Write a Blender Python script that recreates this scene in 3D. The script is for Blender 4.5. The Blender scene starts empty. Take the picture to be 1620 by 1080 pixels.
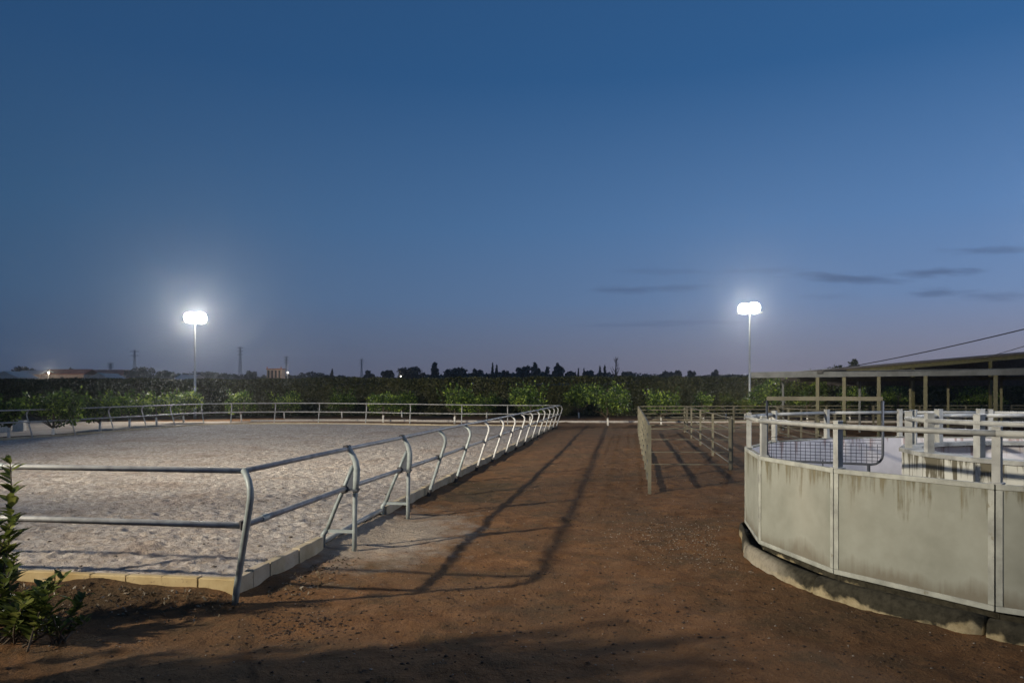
import bpy, math, random
import numpy as np
from mathutils import Vector
R = math.radians
rnd = random.Random(7)
sc = bpy.context.scene
col = sc.collection
F, HC, YH, CX = 1170.0, 1.75, 622.0, 810.0        # photo calibration: focal (px), eye height, horizon row, centre column

def at(px, Y):                                     # photo column -> world X at distance Y
    return (px - CX) / F * Y
def dist(py, z=0.0):                               # photo row of a point at height z -> its distance
    return F * (HC - z) / (py - YH)
def zat(py, Y):
    return HC - (py - YH) / F * Y

# ------------------------------------------------------------------ value noise
_tab = np.random.RandomState(3).rand(256, 256)
def vnoise(x, y, s=0):
    x = np.asarray(x, float) + 17.3 * s; y = np.asarray(y, float) + 41.7 * s
    xi = np.floor(x).astype(int); yi = np.floor(y).astype(int)
    fx = x - xi; fy = y - yi
    fx = fx * fx * (3 - 2 * fx); fy = fy * fy * (3 - 2 * fy)
    a = _tab[xi & 255, yi & 255]; b = _tab[(xi + 1) & 255, yi & 255]
    c = _tab[xi & 255, (yi + 1) & 255]; d = _tab[(xi + 1) & 255, (yi + 1) & 255]
    return (a * (1 - fx) + b * fx) * (1 - fy) + (c * (1 - fx) + d * fx) * fy
def fbm(x, y, o=4, s=0):
    t = 0; a = .5; f = 1
    for k in range(o):
        t = t + a * (vnoise(np.asarray(x) * f, np.asarray(y) * f, s + k) - .5); a *= .5; f *= 2.03
    return t

# ------------------------------------------------------------------ mesh builder
class MB:
    def __init__(s): s.v = []; s.f = []
    def add(s, vs, fs):
        n = len(s.v); s.v += [tuple(p) for p in vs]; s.f += [tuple(i + n for i in q) for q in fs]
    def box(s, c, d, rz=0.0, bev=0.0):
        hx, hy, hz = d[0] / 2, d[1] / 2, d[2] / 2
        ca, sa = math.cos(rz), math.sin(rz)
        if bev <= 0:
            P = [(x, y, z) for z in (-hz, hz) for x, y in ((-hx, -hy), (hx, -hy), (hx, hy), (-hx, hy))]
            Q = [(3, 2, 1, 0), (4, 5, 6, 7), (0, 1, 5, 4), (1, 2, 6, 5), (2, 3, 7, 6), (3, 0, 4, 7)]
        else:
            b = min(bev, hx * .9, hy * .9, hz * .9)
            P = []; Q = []
            ring = lambda ix, iy, z: [(-hx + ix, -hy + iy, z), (hx - ix, -hy + iy, z), (hx - ix, hy - iy, z), (-hx + ix, hy - iy, z)]
            for ins, z in ((b, -hz), (0, -hz + b), (0, hz - b), (b, hz)): P += ring(ins, ins, z)
            for k in range(3):
                for i in range(4):
                    j = (i + 1) % 4; Q.append((4 * k + i, 4 * k + j, 4 * k + 4 + j, 4 * k + 4 + i))
            Q += [(3, 2, 1, 0), (12, 13, 14, 15)]
        s.add([(c[0] + x * ca - y * sa, c[1] + x * sa + y * ca, c[2] + z) for x, y, z in P], Q)
    def tube(s, pts, r, n=8, cap=True):
        pts = [Vector(p) for p in pts]
        rr = r if isinstance(r, (list, tuple)) else [r] * len(pts)
        m = len(pts); vs = []; fs = []
        up = None
        for i, p in enumerate(pts):
            t = (pts[min(i + 1, m - 1)] - pts[max(i - 1, 0)]).normalized()
            if up is None:
                up = Vector((0, 0, 1)) if abs(t.z) < .9 else Vector((1, 0, 0))
            a = t.cross(up).normalized(); b = a.cross(t).normalized(); up = b
            for k in range(n):
                w = 2 * math.pi * k / n
                vs.append(p + a * math.cos(w) * rr[i] + b * math.sin(w) * rr[i])
        for i in range(m - 1):
            for k in range(n):
                k2 = (k + 1) % n
                fs.append((i * n + k, i * n + k2, (i + 1) * n + k2, (i + 1) * n + k))
        if cap:
            fs.append(tuple(range(n - 1, -1, -1))); fs.append(tuple((m - 1) * n + k for k in range(n)))
        s.add(vs, fs)
    def beam(s, p0, p1, w, h):                      # rectangular bar; w horizontal, h vertical
        p0 = Vector(p0); p1 = Vector(p1); t = (p1 - p0).normalized()
        up = Vector((0, 0, 1)) if abs(t.z) < .9 else Vector((0, 1, 0))
        a = t.cross(up).normalized() * (w / 2); b = a.cross(t).normalized() * (h / 2)
        vs = [p + x * a + y * b for p in (p0, p1) for x, y in ((-1, -1), (1, -1), (1, 1), (-1, 1))]
        s.add(vs, [(0, 1, 5, 4), (1, 2, 6, 5), (2, 3, 7, 6), (3, 0, 4, 7), (3, 2, 1, 0), (4, 5, 6, 7)])
    def prism(s, poly, z0, z1):
        n = len(poly)
        s.add([(x, y, z0) for x, y in poly] + [(x, y, z1) for x, y in poly],
              [tuple(range(n - 1, -1, -1)), tuple(range(n, 2 * n))] + [(i, (i + 1) % n, n + (i + 1) % n, n + i) for i in range(n)])
    def build(s, name, mat, parent=None, org=None, smooth=False):
        o0 = Vector(org) if org is not None else (ROOT.get(parent.name) if parent is not None else Vector((0, 0, 0)))
        me = bpy.data.meshes.new(name)
        me.from_pydata([(x - o0.x, y - o0.y, z - o0.z) for x, y, z in s.v], [], s.f)
        me.materials.append(mat)
        if smooth: me.polygons.foreach_set('use_smooth', [True] * len(me.polygons))
        me.update()
        return link(name, me, parent, o0)
ROOT = {}
def link(name, me, parent, o0):
    o = bpy.data.objects.new(name, me); col.objects.link(o)
    if parent is not None:
        o.parent = parent; ROOT[o.name] = o0
    else:
        o.location = o0; ROOT[o.name] = o0
    return o
def npmesh(name, V, Q, mat, parent=None, org=(0, 0, 0), smooth=False):
    """V (n,3) array, Q (m,k) array of faces"""
    o0 = ROOT[parent.name] if parent is not None else Vector(org)
    V = np.asarray(V, np.float32) - np.array(o0, np.float32)
    Q = np.asarray(Q, np.int32); m, k = Q.shape
    me = bpy.data.meshes.new(name)
    me.vertices.add(len(V)); me.vertices.foreach_set('co', V.ravel())
    me.loops.add(m * k); me.loops.foreach_set('vertex_index', Q.ravel())
    me.polygons.add(m); me.polygons.foreach_set('loop_start', np.arange(0, m * k, k, dtype=np.int32))
    me.materials.append(mat)
    if smooth: me.polygons.foreach_set('use_smooth', np.ones(m, bool))
    me.update(calc_edges=True); me.validate()
    return link(name, me, parent, o0)
def tag(o, label=None, cat=None, group=None, kind=None):
    if label: o['label'] = label
    if cat: o['category'] = cat
    if group: o['group'] = group
    if kind: o['kind'] = kind
    return o
def thing(name, loc, label, cat, group=None):
    o = bpy.data.objects.new(name, None); col.objects.link(o); o.location = loc; o.empty_display_size = .2
    ROOT[o.name] = Vector(loc)
    return tag(o, label, cat, group)
def copy_thing(src, loc, label, rz=0.0, scale=(1, 1, 1)):
    c = src.copy(); col.objects.link(c); c.location = loc; c.rotation_euler = (0, 0, rz); c.scale = scale
    c['label'] = label
    for ch in list(src.children):
        d = ch.copy(); col.objects.link(d); d.parent = c
        for g in list(ch.children):
            e = g.copy(); col.objects.link(e); e.parent = d
    return c

# ------------------------------------------------------------------ materials
class N:
    def __init__(s, name):
        s.m = bpy.data.materials.new(name); s.m.use_nodes = True; s.t = s.m.node_tree
        s.b = s.t.nodes['Principled BSDF']; s.out = s.t.nodes['Material Output']
    def n(s, typ, **kw):
        x = s.t.nodes.new(typ)
        for k, v in kw.items(): setattr(x, k, v)
        return x
    def l(s, a, b): s.t.links.new(a, b)
    def pos(s, scale=(1, 1, 1), obj=False):
        if obj: o = s.n('ShaderNodeTexCoord').outputs['Object']
        else: o = s.n('ShaderNodeNewGeometry').outputs['Position']
        mp = s.n('ShaderNodeMapping'); mp.inputs['Scale'].default_value = scale
        s.l(o, mp.inputs[0]); return mp.outputs[0]
    def noise(s, vec, sc_=5, det=4, rough=.55):
        x = s.n('ShaderNodeTexNoise'); x.inputs['Scale'].default_value = sc_; x.inputs['Detail'].default_value = det
        x.inputs['Roughness'].default_value = rough; s.l(vec, x.inputs['Vector']); return x.outputs['Fac']
    def ramp(s, fac, stops):
        x = s.n('ShaderNodeValToRGB'); e = x.color_ramp.elements
        while len(e) < len(stops): e.new(.5)
        for i, (p, c) in enumerate(stops):
            e[i].position = p; e[i].color = (*c, 1) if len(c) == 3 else c
        s.l(fac, x.inputs[0]); return x.outputs[0]
    def mask(s, fac, a, b):
        x = s.n('ShaderNodeMapRange'); x.inputs[1].default_value = a; x.inputs[2].default_value = b
        s.l(fac, x.inputs[0]); return x.outputs[0]
    def mix(s, f, a, b, mode='MIX'):
        x = s.n('ShaderNodeMix', data_type='RGBA', blend_type=mode)
        for v, i in ((f, 0), (a, 6), (b, 7)):
            if isinstance(v, (int, float)): x.inputs[i].default_value = v
            elif isinstance(v, tuple): x.inputs[i].default_value = (*v, 1)
            else: s.l(v, x.inputs[i])
        return x.outputs[2]
    def math(s, op, a, b=0.0, c=0.0):
        x = s.n('ShaderNodeMath', operation=op)
        for i, v in enumerate((a, b, c)):
            if isinstance(v, (int, float)): x.inputs[i].default_value = v
            else: s.l(v, x.inputs[i])
        return x.outputs[0]
    def bump(s, h, strength=.4, d=.02):
        x = s.n('ShaderNodeBump'); x.inputs['Strength'].default_value = strength; x.inputs['Distance'].default_value = d
        s.l(h, x.inputs['Height']); s.l(x.outputs[0], s.b.inputs['Normal'])
    def setc(s, c, rough=.7, metal=0.0, spec=.4):
        if isinstance(c, tuple): s.b.inputs['Base Color'].default_value = (*c, 1)
        else: s.l(c, s.b.inputs['Base Color'])
        if isinstance(rough, (int, float)): s.b.inputs['Roughness'].default_value = rough
        else: s.l(rough, s.b.inputs['Roughness'])
        s.b.inputs['Metallic'].default_value = metal; s.b.inputs['Specular IOR Level'].default_value = spec
        return s.m

def painted(name, c, var=.25, rough=.55, metal=0.0, rust=None, scale=9):
    k = N(name); p = k.pos()
    n1 = k.noise(p, scale, 5, .6); n2 = k.noise(p, scale * 7, 3)
    lo = tuple(x * (1 - var) for x in c); hi = tuple(min(1, x * (1 + var * .5)) for x in c)
    cc = k.ramp(n1, [(.35, lo), (.62, hi)])
    if rust: cc = k.mix(k.mask(k.noise(p, scale * 2.3, 6, .7), .62, .74), cc, rust)
    k.bump(n2, .25, .002)
    return k.setc(cc, k.mask(n1, -.3, 1.3) if rough is None else rough, metal)

M = {}
M['rail'] = painted('galvanised_rail', (.30, .30, .29), .3, .45, .1)
M['frame'] = painted('green_grey_paint', (.245, .275, .265), .25, .5, .1)
M['dark_fitting'] = painted('dark_steel_fitting', (.035, .032, .032), .3, .7)
M['corral'] = painted('beige_corral_paint', (.125, .113, .075), .3, .65, .0, (.09, .055, .03), 5)
M['white_steel'] = painted('off_white_paint', (.34, .34, .31), .25, .5, 0, (.19, .15, .10), 7)
M['olive_steel'] = painted('ochre_paint', (.085, .078, .03), .3, .6)
M['grey_steel'] = painted('grey_fascia', (.07, .077, .078), .35, .6, .0, None, 3)
M['roof'] = painted('dark_roof_sheet', (.07, .06, .055), .3, .8)
M['dark_steel'] = painted('dark_gate_paint', (.055, .062, .075), .2, .5, .2)
M['pole'] = painted('mast_steel', (.42, .43, .42), .2, .45, .5)
M['black'] = painted('black_cable', (.015, .015, .016), .2, .6)
M['pylon'] = painted('pylon_steel', (.10, .11, .13), .2, .6)
M['bark'] = painted('bark', (.10, .075, .05), .45, .9, 0, None, 14)
M['white_wall'] = painted('whitewash', (.52, .48, .42), .15, .85)
M['tile_roof'] = painted('terracotta_roof', (.34, .12, .07), .35, .9, 0, None, .6)
M['render_wall'] = painted('tan_render', (.40, .30, .22), .25, .9, 0, None, .8)
M['dark_open'] = painted('dark_opening', (.02, .018, .018), .2, .9)
M['pale_roof'] = painted('pale_roof_sheet', (.42, .38, .35), .25, .8, 0, None, .7)

def lamp_mat(name, c, e):
    k = N(name); k.setc((.8, .8, .8), .3)
    k.b.inputs['Emission Color'].default_value = (*c, 1); k.b.inputs['Emission Strength'].default_value = e
    return k.m
M['lens'] = lamp_mat('flood_lens', (1.0, .99, .92), 60)
M['lens_side'] = M['lens']
M['tiny_lamp'] = lamp_mat('street_lamp_globe', (1.0, .93, .8), 9)

def foliage(name, a, b, c, trans=.25, sc_=1.4):
    k = N(name)
    g = k.n('ShaderNodeNewGeometry'); p = k.pos()
    n1 = k.noise(p, sc_, 3)
    mixv = k.math('ADD', k.math('MULTIPLY', n1, .75), k.math('MULTIPLY', g.outputs['Random Per Island'], .4))
    cc = k.ramp(mixv, [(.3, a), (.6, b), (.85, c)])
    k.setc(cc, .5, 0, .35)
    tr = k.n('ShaderNodeBsdfTranslucent'); k.l(cc, tr.inputs[0])
    ms = k.n('ShaderNodeMixShader'); ms.inputs[0].default_value = trans
    k.l(k.b.outputs[0], ms.inputs[1]); k.l(tr.outputs[0], ms.inputs[2]); k.l(ms.outputs[0], k.out.inputs[0])
    return k.m
M['citrus'] = foliage('citrus_leaves', (.018, .038, .009), (.055, .105, .017), (.36, .46, .07), .38)
M['citrus_yellow'] = foliage('yellowish_leaves', (.05, .075, .012), (.10, .13, .02), (.2, .22, .04), .3)
M['hedge'] = foliage('hedge_leaves', (.026, .034, .012), (.075, .084, .030), (.17, .165, .065), .24, .35)
M['far_tree'] = foliage('far_tree_leaves', (.012, .016, .010), (.022, .028, .016), (.035, .042, .022), .1, .2)
M['bush'] = foliage('near_bush_leaves', (.045, .064, .014), (.105, .135, .027), (.235, .25, .06), .38, 5)
M['dry_leaf'] = foliage('dry_leaves', (.05, .03, .014), (.10, .07, .035), (.26, .22, .16), .1, 9)

# trunk: lime-washed below, bark above (paint line at 0.5 m)
k = N('limewashed_trunk'); tc = k.n('ShaderNodeTexCoord'); sx = k.n('ShaderNodeSeparateXYZ'); k.l(tc.outputs['Object'], sx.inputs[0])
wn = k.noise(k.pos(), 9, 4)
msk = k.mask(k.math('ADD', sx.outputs[2], k.math('MULTIPLY', wn, .1)), .50, .53)
M['limetrunk'] = k.setc(k.mix(msk, k.ramp(wn, [(.3, (.55, .52, .45)), (.6, (.8, .78, .72))]), (.09, .07, .05)), .9)

# ------------------------------------------------------------------ terrain heights
O = Vector((-2.31, 6.15)); D = Vector((.1437, .9896)); P = Vector((-.9896, .1437))     # arena corner, along the right rail, inward
def UV(u, v): return (O.x + P.x * u + D.x * v, O.y + P.y * u + D.y * v)
def toUV(x, y):
    dx = x - O.x; dy = y - O.y
    return dx * P.x + dy * P.y, dx * D.x + dy * D.y
def sstep(a, b, x):
    t = np.clip((np.asarray(x, float) - a) / (b - a), 0, 1); return t * t * (3 - 2 * t)
def base_z(x, y):                                   # broad relief
    x = np.asarray(x, float); y = np.asarray(y, float)
    z = .13 * np.exp(-(((x + 11) / 7) ** 2 + ((y - 39) / 9) ** 2))
    z = z + 5.0 * sstep(95, 260, y)
    return z
def gz(x, y):
    return float(base_z(x, y))
G0, G1 = 2.02, 4.22                                  # the gateway in the kerb (distance along the right side)
def ground_z(x, y):
    z = base_z(x, y)
    near = 1 - sstep(25, 60, np.hypot(x, y))
    z = z + near * (.05 * fbm(x * .5, y * .5, 3, 1) + .045 * fbm(x * 2.2, y * 2.2, 4, 5) + .04 * np.maximum(fbm(x * 7, y * 7, 3, 9), -.1))
    u, v = toUV(x, y)
    # dirt banked against the front kerb and a little along the side
    z = z + .085 * np.exp(-((v - .1) / .28) ** 2) * sstep(-.05, .25, u) * (.6 + .8 * vnoise(x * 2.5, y * 2.5, 4))
    z = z + .05 * np.exp(-((u + .0) / .22) ** 2) * sstep(.4, .9, v) * (.3 + 1.0 * vnoise(x * 2.1, y * 2.1, 8))
    # sand spilling through the gateway
    gate = sstep(G0 - .15, G0 + .2, v) * (1 - sstep(G1 - .2, G1 + .1, v))
    z = z + gate * .14 * (1 - sstep(-.55, .15, -u)) * sstep(-.8, .1, u)
    inside = sstep(.12, .3, u) * sstep(.22, .45, v) * (1 - sstep(28, 30, v)) * (1 - sstep(13, 15, u))
    z = z - .22 * inside
    return z

def axis(a, b, fa, fb, step, grow=1.09):
    """coordinates fine between fa..fb, growing steps outside"""
    xs = list(np.arange(fa, fb + 1e-6, step)); s = step
    hi = [xs[-1]]
    while hi[-1] < b: s *= grow; hi.append(hi[-1] + s)
    s = step; lo = [xs[0]]
    while lo[-1] > a: s *= grow; lo.append(lo[-1] - s)
    return np.array(lo[:0:-1] + xs + hi[1:])
def grid(xs, ys):
    X, Y = np.meshgrid(xs, ys); nx, ny = len(xs), len(ys)
    i = np.arange(nx * ny).reshape(ny, nx)
    Q = np.stack([i[:-1, :-1], i[:-1, 1:], i[1:, 1:], i[1:, :-1]], -1).reshape(-1, 4)
    return X.ravel(), Y.ravel(), Q

# ------------------------------------------------------------------ ground
k = N('red_dirt'); p = k.pos()
n_big = k.noise(p, .55, 4, .6); n_mid = k.noise(p, 3.2, 6, .65); n_fin = k.noise(p, 26, 4, .7); n_st = k.noise(p, 9, 5, .7)
c = k.ramp(n_mid, [(.28, (.112, .051, .020)), (.5, (.190, .091, .035)), (.72, (.27, .137, .060))])
c = k.mix(k.mask(n_big, .42, .66), c, (.150, .085, .040))
c = k.mix(k.mask(n_st, .60, .70), c, (.040, .026, .018))
c = k.mix(k.math('MULTIPLY', k.mask(k.noise(k.pos(), 1.3, 6, .7), .50, .64), .75), c, (.090, .060, .030))
n_gr = k.noise(k.pos(), 75, 3, .7)
c = k.mix(k.math('MULTIPLY', k.mask(n_gr, .56, .70), .7), c, (.045, .030, .017))
c = k.mix(k.math('MULTIPLY', k.mask(n_gr, .42, .30), .6), c, (.19, .135, .085))
c = k.mix(k.mask(n_fin, .68, .78), c, (.24, .18, .12))
# sand spilled through the gateway and thinner along the kerb
tc = k.n('ShaderNodeNewGeometry'); sx = k.n('ShaderNodeSeparateXYZ'); k.l(tc.outputs['Position'], sx.inputs[0])
def ell(k, cx, cy, rx, ry, rot=0):
    dx = k.math('SUBTRACT', sx.outputs[0], cx); dy = k.math('SUBTRACT', sx.outputs[1], cy)
    ca, sa = math.cos(rot), math.sin(rot)
    a = k.math('ADD', k.math('MULTIPLY', dx, ca / rx), k.math('MULTIPLY', dy, sa / rx))
    b = k.math('ADD', k.math('MULTIPLY', dx, -sa / ry), k.math('MULTIPLY', dy, ca / ry))
    return k.math('SQRT', k.math('ADD', k.math('MULTIPLY', a, a), k.math('MULTIPLY', b, b)))
gx, gy = UV(-.25, 3.0)
e1 = k.math('ADD', ell(k, gx, gy, 1.1, 1.8, -.145), k.math('MULTIPLY', k.math('SUBTRACT', n_mid, .5), 1.9))
e1 = k.math('ADD', e1, k.math('MULTIPLY', k.math('SUBTRACT', n_fin, .5), .9))
sand_m = k.mask(e1, 1.2, .45)
c = k.mix(k.math('MULTIPLY', sand_m, .9), c, k.ramp(n_fin, [(.3, (.26, .205, .145)), (.65, (.45, .38, .295))]))
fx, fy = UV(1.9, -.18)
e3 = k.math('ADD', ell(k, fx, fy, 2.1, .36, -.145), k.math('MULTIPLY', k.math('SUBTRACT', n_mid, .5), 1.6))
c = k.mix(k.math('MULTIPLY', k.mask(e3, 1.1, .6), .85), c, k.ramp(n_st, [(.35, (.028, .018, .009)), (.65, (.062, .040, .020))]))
# greenish grime beside the far kerb
gx2, gy2 = UV(-.75, 7.6)
e2 = k.math('ADD', ell(k, gx2, gy2, .8, 2.3, -.145), k.math('MULTIPLY', k.math('SUBTRACT', n_mid, .5), 2.4))
c = k.mix(k.math('MULTIPLY', k.mask(e2, 1.0, .4), .55), c, (.05, .045, .022))
k.bump(k.math('ADD', k.math('ADD', k.math('MULTIPLY', n_st, .7), k.math('MULTIPLY', n_fin, .55)), k.math('MULTIPLY', n_gr, .22)), 1.0, .04)
M['dirt'] = k.setc(c, .95, 0, .15)
xs = axis(-420, 420, -4.6, 5.2, .034, 1.075); ys = axis(-30, 900, 3.9, 11.5, .034, 1.022)
X, Y, Q = grid(xs, ys)
Z = ground_z(X, Y)
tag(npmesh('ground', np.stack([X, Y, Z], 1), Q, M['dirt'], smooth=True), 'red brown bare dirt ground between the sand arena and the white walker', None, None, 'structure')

# ------------------------------------------------------------------ arena sand
k = N('arena_sand'); p = k.pos()
n1 = k.noise(p, 1.1, 5, .6); n2 = k.noise(p, 8.5, 6, .72); n3 = k.noise(p, 34, 4, .7); n4 = k.noise(p, .33, 3, .6); n5 = k.noise(p, 2.9, 5, .75)
c = k.ramp(n2, [(.28, (.22, .18, .145)), (.48, (.41, .362, .31)), (.68, (.62, .565, .50))])
c = k.mix(k.mask(n1, .52, .74), c, (.27, .215, .17))
c = k.mix(k.math('MULTIPLY', k.mask(n4, .48, .7), .35), c, (.30, .20, .135))
c = k.mix(k.math('MULTIPLY', k.mask(n5, .56, .66), .55), c, (.17, .135, .10))
c = k.mix(k.mask(n3, .64, .76), c, (.10, .08, .06))
n6 = k.noise(p, 13, 5, .7)
k.bump(k.math('ADD', k.math('MULTIPLY', n6, .8), k.math('MULTIPLY', n3, .35)), 1.0, .05)
c = k.mix(k.math('MULTIPLY', k.mask(n6, .54, .68), .6), c, (.19, .15, .11))
M['sand'] = k.setc(c, .95, 0, .1)
# quad between the right edge (t along) and the left edge
Rl = [UV(.13, .2), UV(.13, 31.25)]
Ll = [(-22.0, 9.3), (-17.55, 27.2), (-16.25, 33.1), (-15.35, 36.7)]
s_ax = [0.]; st = .0015
while s_ax[-1] < 1: s_ax.append(s_ax[-1] + st); st *= 1.0022
t_ax = [0.]; st = .0011
while t_ax[-1] < 1: t_ax.append(t_ax[-1] + st); st *= 1.0042
s_ax = np.array(s_ax) / s_ax[-1]; t_ax = np.array(t_ax) / t_ax[-1]
S, T, Q = grid(s_ax, t_ax)
lx = np.interp(T, [0, .62, .84, 1], [q[0] for q in Ll]); ly = np.interp(T, [0, .62, .84, 1], [q[1] for q in Ll])
rx = Rl[0][0] + (Rl[1][0] - Rl[0][0]) * T; ry = Rl[0][1] + (Rl[1][1] - Rl[0][1]) * T
X = rx + (lx - rx) * S; Y = ry + (ly - ry) * S
edge = np.minimum(np.minimum(S * 16, (1 - S) * 16), np.minimum(T * 31, (1 - T) * 31))
amp = .35 + .65 * sstep(0, .6, edge)
h = .04 * fbm(X * .45, Y * .45, 3, 2) + .042 * fbm(X * 2.1, Y * 2.1, 3, 11) + .042 * (np.abs(fbm(X * 7.5, Y * 7.5, 3, 21)) - .1)
h = h + .03 * fbm(X * 11, Y * 11, 2, 33)
# hoof prints: pits with a rim, laid through an occupancy hash
rs = np.random.RandomState(5); cell = .22
ci = np.floor(X / cell).astype(int); cj = np.floor(Y / cell).astype(int)
tx = rs.rand(257, 257); ty = rs.rand(257, 257); tk = rs.rand(257, 257)
for di in (-1, 0, 1):
    for dj in (-1, 0, 1):
        a = (ci + di) % 257; b = (cj + dj) % 257
        px_ = (ci + di + tx[a, b]) * cell; py_ = (cj + dj + ty[a, b]) * cell
        rr = np.hypot(X - px_, Y - py_); rad = .032 + .04 * tk[a, b]
        on = tk[a, b] > .2
        h = h + on * (-.027 * np.exp(-(rr / rad) ** 2) + .010 * np.exp(-((rr - 1.7 * rad) / (.6 * rad)) ** 2))
Z = base_z(X, Y) + .125 + h * amp
u_, v_ = toUV(X, Y)
Z = Z - .03 * np.exp(-(edge / .5) ** 2)
tag(npmesh('arena_sand', np.stack([X, Y, Z], 1), Q, M['sand'], smooth=True), 'pale hoof marked sand of the riding arena inside the tube rail', None, None, 'structure')

# pale dirt track behind the arena on the left
k = N('pale_track_dirt'); p = k.pos(); n1 = k.noise(p, .8, 5); n2 = k.noise(p, 7, 4)
k.bump(n2, .5, .03)
M['track'] = k.setc(k.ramp(n1, [(.3, (.30, .23, .17)), (.65, (.46, .39, .31))]), .95, 0, .1)
mb = MB()
tp = [(-15.2, 42.6), (-16.8, 39.2), (-18.2, 35), (-19.2, 30.5), (-21.5, 26.5), (-30, 22), (-60, 20)]
tq = [(-15.2, 43.9), (-20, 44.6), (-25, 45), (-30, 45.2), (-36, 45.4), (-45, 45.6), (-60, 46)]
nn = 14; vs = []
for (a, b), (c_, d_) in zip(tp, tq):
    for i in range(nn + 1):
        f = i / nn; x = a + (c_ - a) * f; y = b + (d_ - b) * f
        vs.append((x, y, max(float(ground_z(np.array([x]), np.array([y]))[0]), gz(x, y)) + .03))
fs = [(r * (nn + 1) + i, r * (nn + 1) + i + 1, (r + 1) * (nn + 1) + i + 1, (r + 1) * (nn + 1) + i) for r in range(len(tp) - 1) for i in range(nn)]
mb.add(vs, fs)
tag(mb.build('dirt_track', M['track'], smooth=True), 'pale dusty dirt track running behind the arena on the left', None, None, 'structure')

# ------------------------------------------------------------------ stones, clods, litter
def scatter_stones(name, n, region, mat, smin, smax, label, flat=.6):
    V = []; Q = []; b = 0
    base = np.array([(0, 0, 1), (1, 0, 0), (0, 1, 0), (-1, 0, 0), (0, -1, 0), (0, 0, -1)], float)
    tri = np.array([(0, 1, 2), (0, 2, 3), (0, 3, 4), (0, 4, 1), (5, 2, 1), (5, 3, 2), (5, 4, 3), (5, 1, 4)])
    rs = np.random.RandomState(len(name)); cnt = 0
    while cnt < n:
        x, y = region(rs)
        if x is None: continue
        cnt += 1
        s_ = smin + (smax - smin) * rs.rand() ** 4
        z = float(ground_z(np.array([x]), np.array([y]))[0])
        v = base * (s_ * (.6 + .8 * rs.rand(6, 1))); v[:, 2] *= flat
        a = rs.rand() * 6.28; ca, sa = math.cos(a), math.sin(a)
        v = np.stack([v[:, 0] * ca - v[:, 1] * sa, v[:, 0] * sa + v[:, 1] * ca, v[:, 2]], 1) + (x, y, z + s_ * .12)
        V.append(v); Q.append(tri + b); b += 6
    return tag(npmesh(name, np.concatenate(V), np.concatenate(Q), mat), label, None, None, 'stuff')
def path_region(rs):
    y = 4.0 + 14 * rs.rand() ** 1.7; x = -4.5 + 9 * rs.rand()
    u, v = toUV(x, y)
    if u > -.05 and v > .1: return None, None
    if math.hypot(x - 6.27, y - 7.85) < 3.95: return None, None
    return x, y
def gravel_region(rs):
    if rs.rand() < .55: return path_region(rs)
    x = 2.3 + rs.randn() * .55; y = 8.7 + rs.randn() * .9
    return (x, y) if math.hypot(x - 6.27, y - 7.85) > 3.95 and y > 4 else (None, None)
M['pebble'] = painted('pebble', (.30, .25, .19), .5, .9, 0, None, 30)
M['clod'] = painted('dark_clod', (.060, .036, .020), .4, .95, 0, None, 20)
scatter_stones('gravel', 4200, gravel_region, M['pebble'], .002, .012, 'small pale stones scattered on the dirt path')
def clod_region(rs):
    if rs.rand() < .5:
        x, y = path_region(rs)
        return x, y
    cx, cy, r = [(2.3, 8.6, 1.0), (-1.6, 5.6, .45), (.4, 6.0, 1.2), (2.0, 10.5, 1.2), (3.2, 6.0, 1.2)][rs.randint(5)]
    x = cx + rs.randn() * r * .6; y = cy + rs.randn() * r * .6
    if math.hypot(x - 6.27, y - 7.85) < 3.95 or y < 4: return None, None
    u, v = toUV(x, y)
    if u > -.05 and v > .1: return None, None
    return x, y
scatter_stones('dirt_clods', 6500, clod_region, M['clod'], .003, .019, 'dark crumbs of dung and soil scattered on the dirt path', .5)

def leaf_mesh(name, C_, Nn, L, W, mat, parent=None, org=(0, 0, 0), seed=0, droop=.3):
    """folded two-triangle leaves; C_ centres, Nn outward directions"""
    rs = np.random.RandomState(seed); n = len(C_)
    C_ = np.asarray(C_, float); Nn = np.asarray(Nn, float)
    t = Nn + rs.randn(n, 3) * .8; t[:, 2] -= droop * rs.rand(n)
    t /= np.linalg.norm(t, axis=1, keepdims=True) + 1e-9
    r = rs.randn(n, 3); s_ = np.cross(t, r); s_ /= np.linalg.norm(s_, axis=1, keepdims=True) + 1e-9
    w = np.cross(s_, t)
    L = np.broadcast_to(np.asarray(L, float), (n,)) * (.65 + .7 * rs.rand(n)); W = L * W
    V = np.empty((n, 4, 3))
    V[:, 0] = C_ - t * L[:, None] * .5; V[:, 2] = C_ + t * L[:, None] * .5
    V[:, 1] = C_ + s_ * W[:, None] * .5 + w * W[:, None] * .15; V[:, 3] = C_ - s_ * W[:, None] * .5 + w * W[:, None] * .15
    i = np.arange(n)[:, None] * 4
    Q = np.concatenate([i + [0, 1, 2], i + [0, 2, 3]])
    return npmesh(name, V.reshape(-1, 3), Q, mat, parent, org)

M['sand_clod'] = painted('sand_clod', (.12, .095, .07), .4, .95, 0, None, 20)
def sand_region(rs):
    v = .4 + 26 * rs.rand() ** 1.5; u = .2 + 14 * rs.rand()
    return UV(u, v)
def sand_height(x, y): return float(base_z(x, y)) + .118
_g = ground_z
ground_z = lambda x, y: np.array([sand_height(float(x[0]), float(y[0]))])
scatter_stones('sand_clods', 3000, sand_region, M['sand_clod'], .006, .032, 'dark crumbs and clods lying on the arena sand', .45)
ground_z = _g
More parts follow.
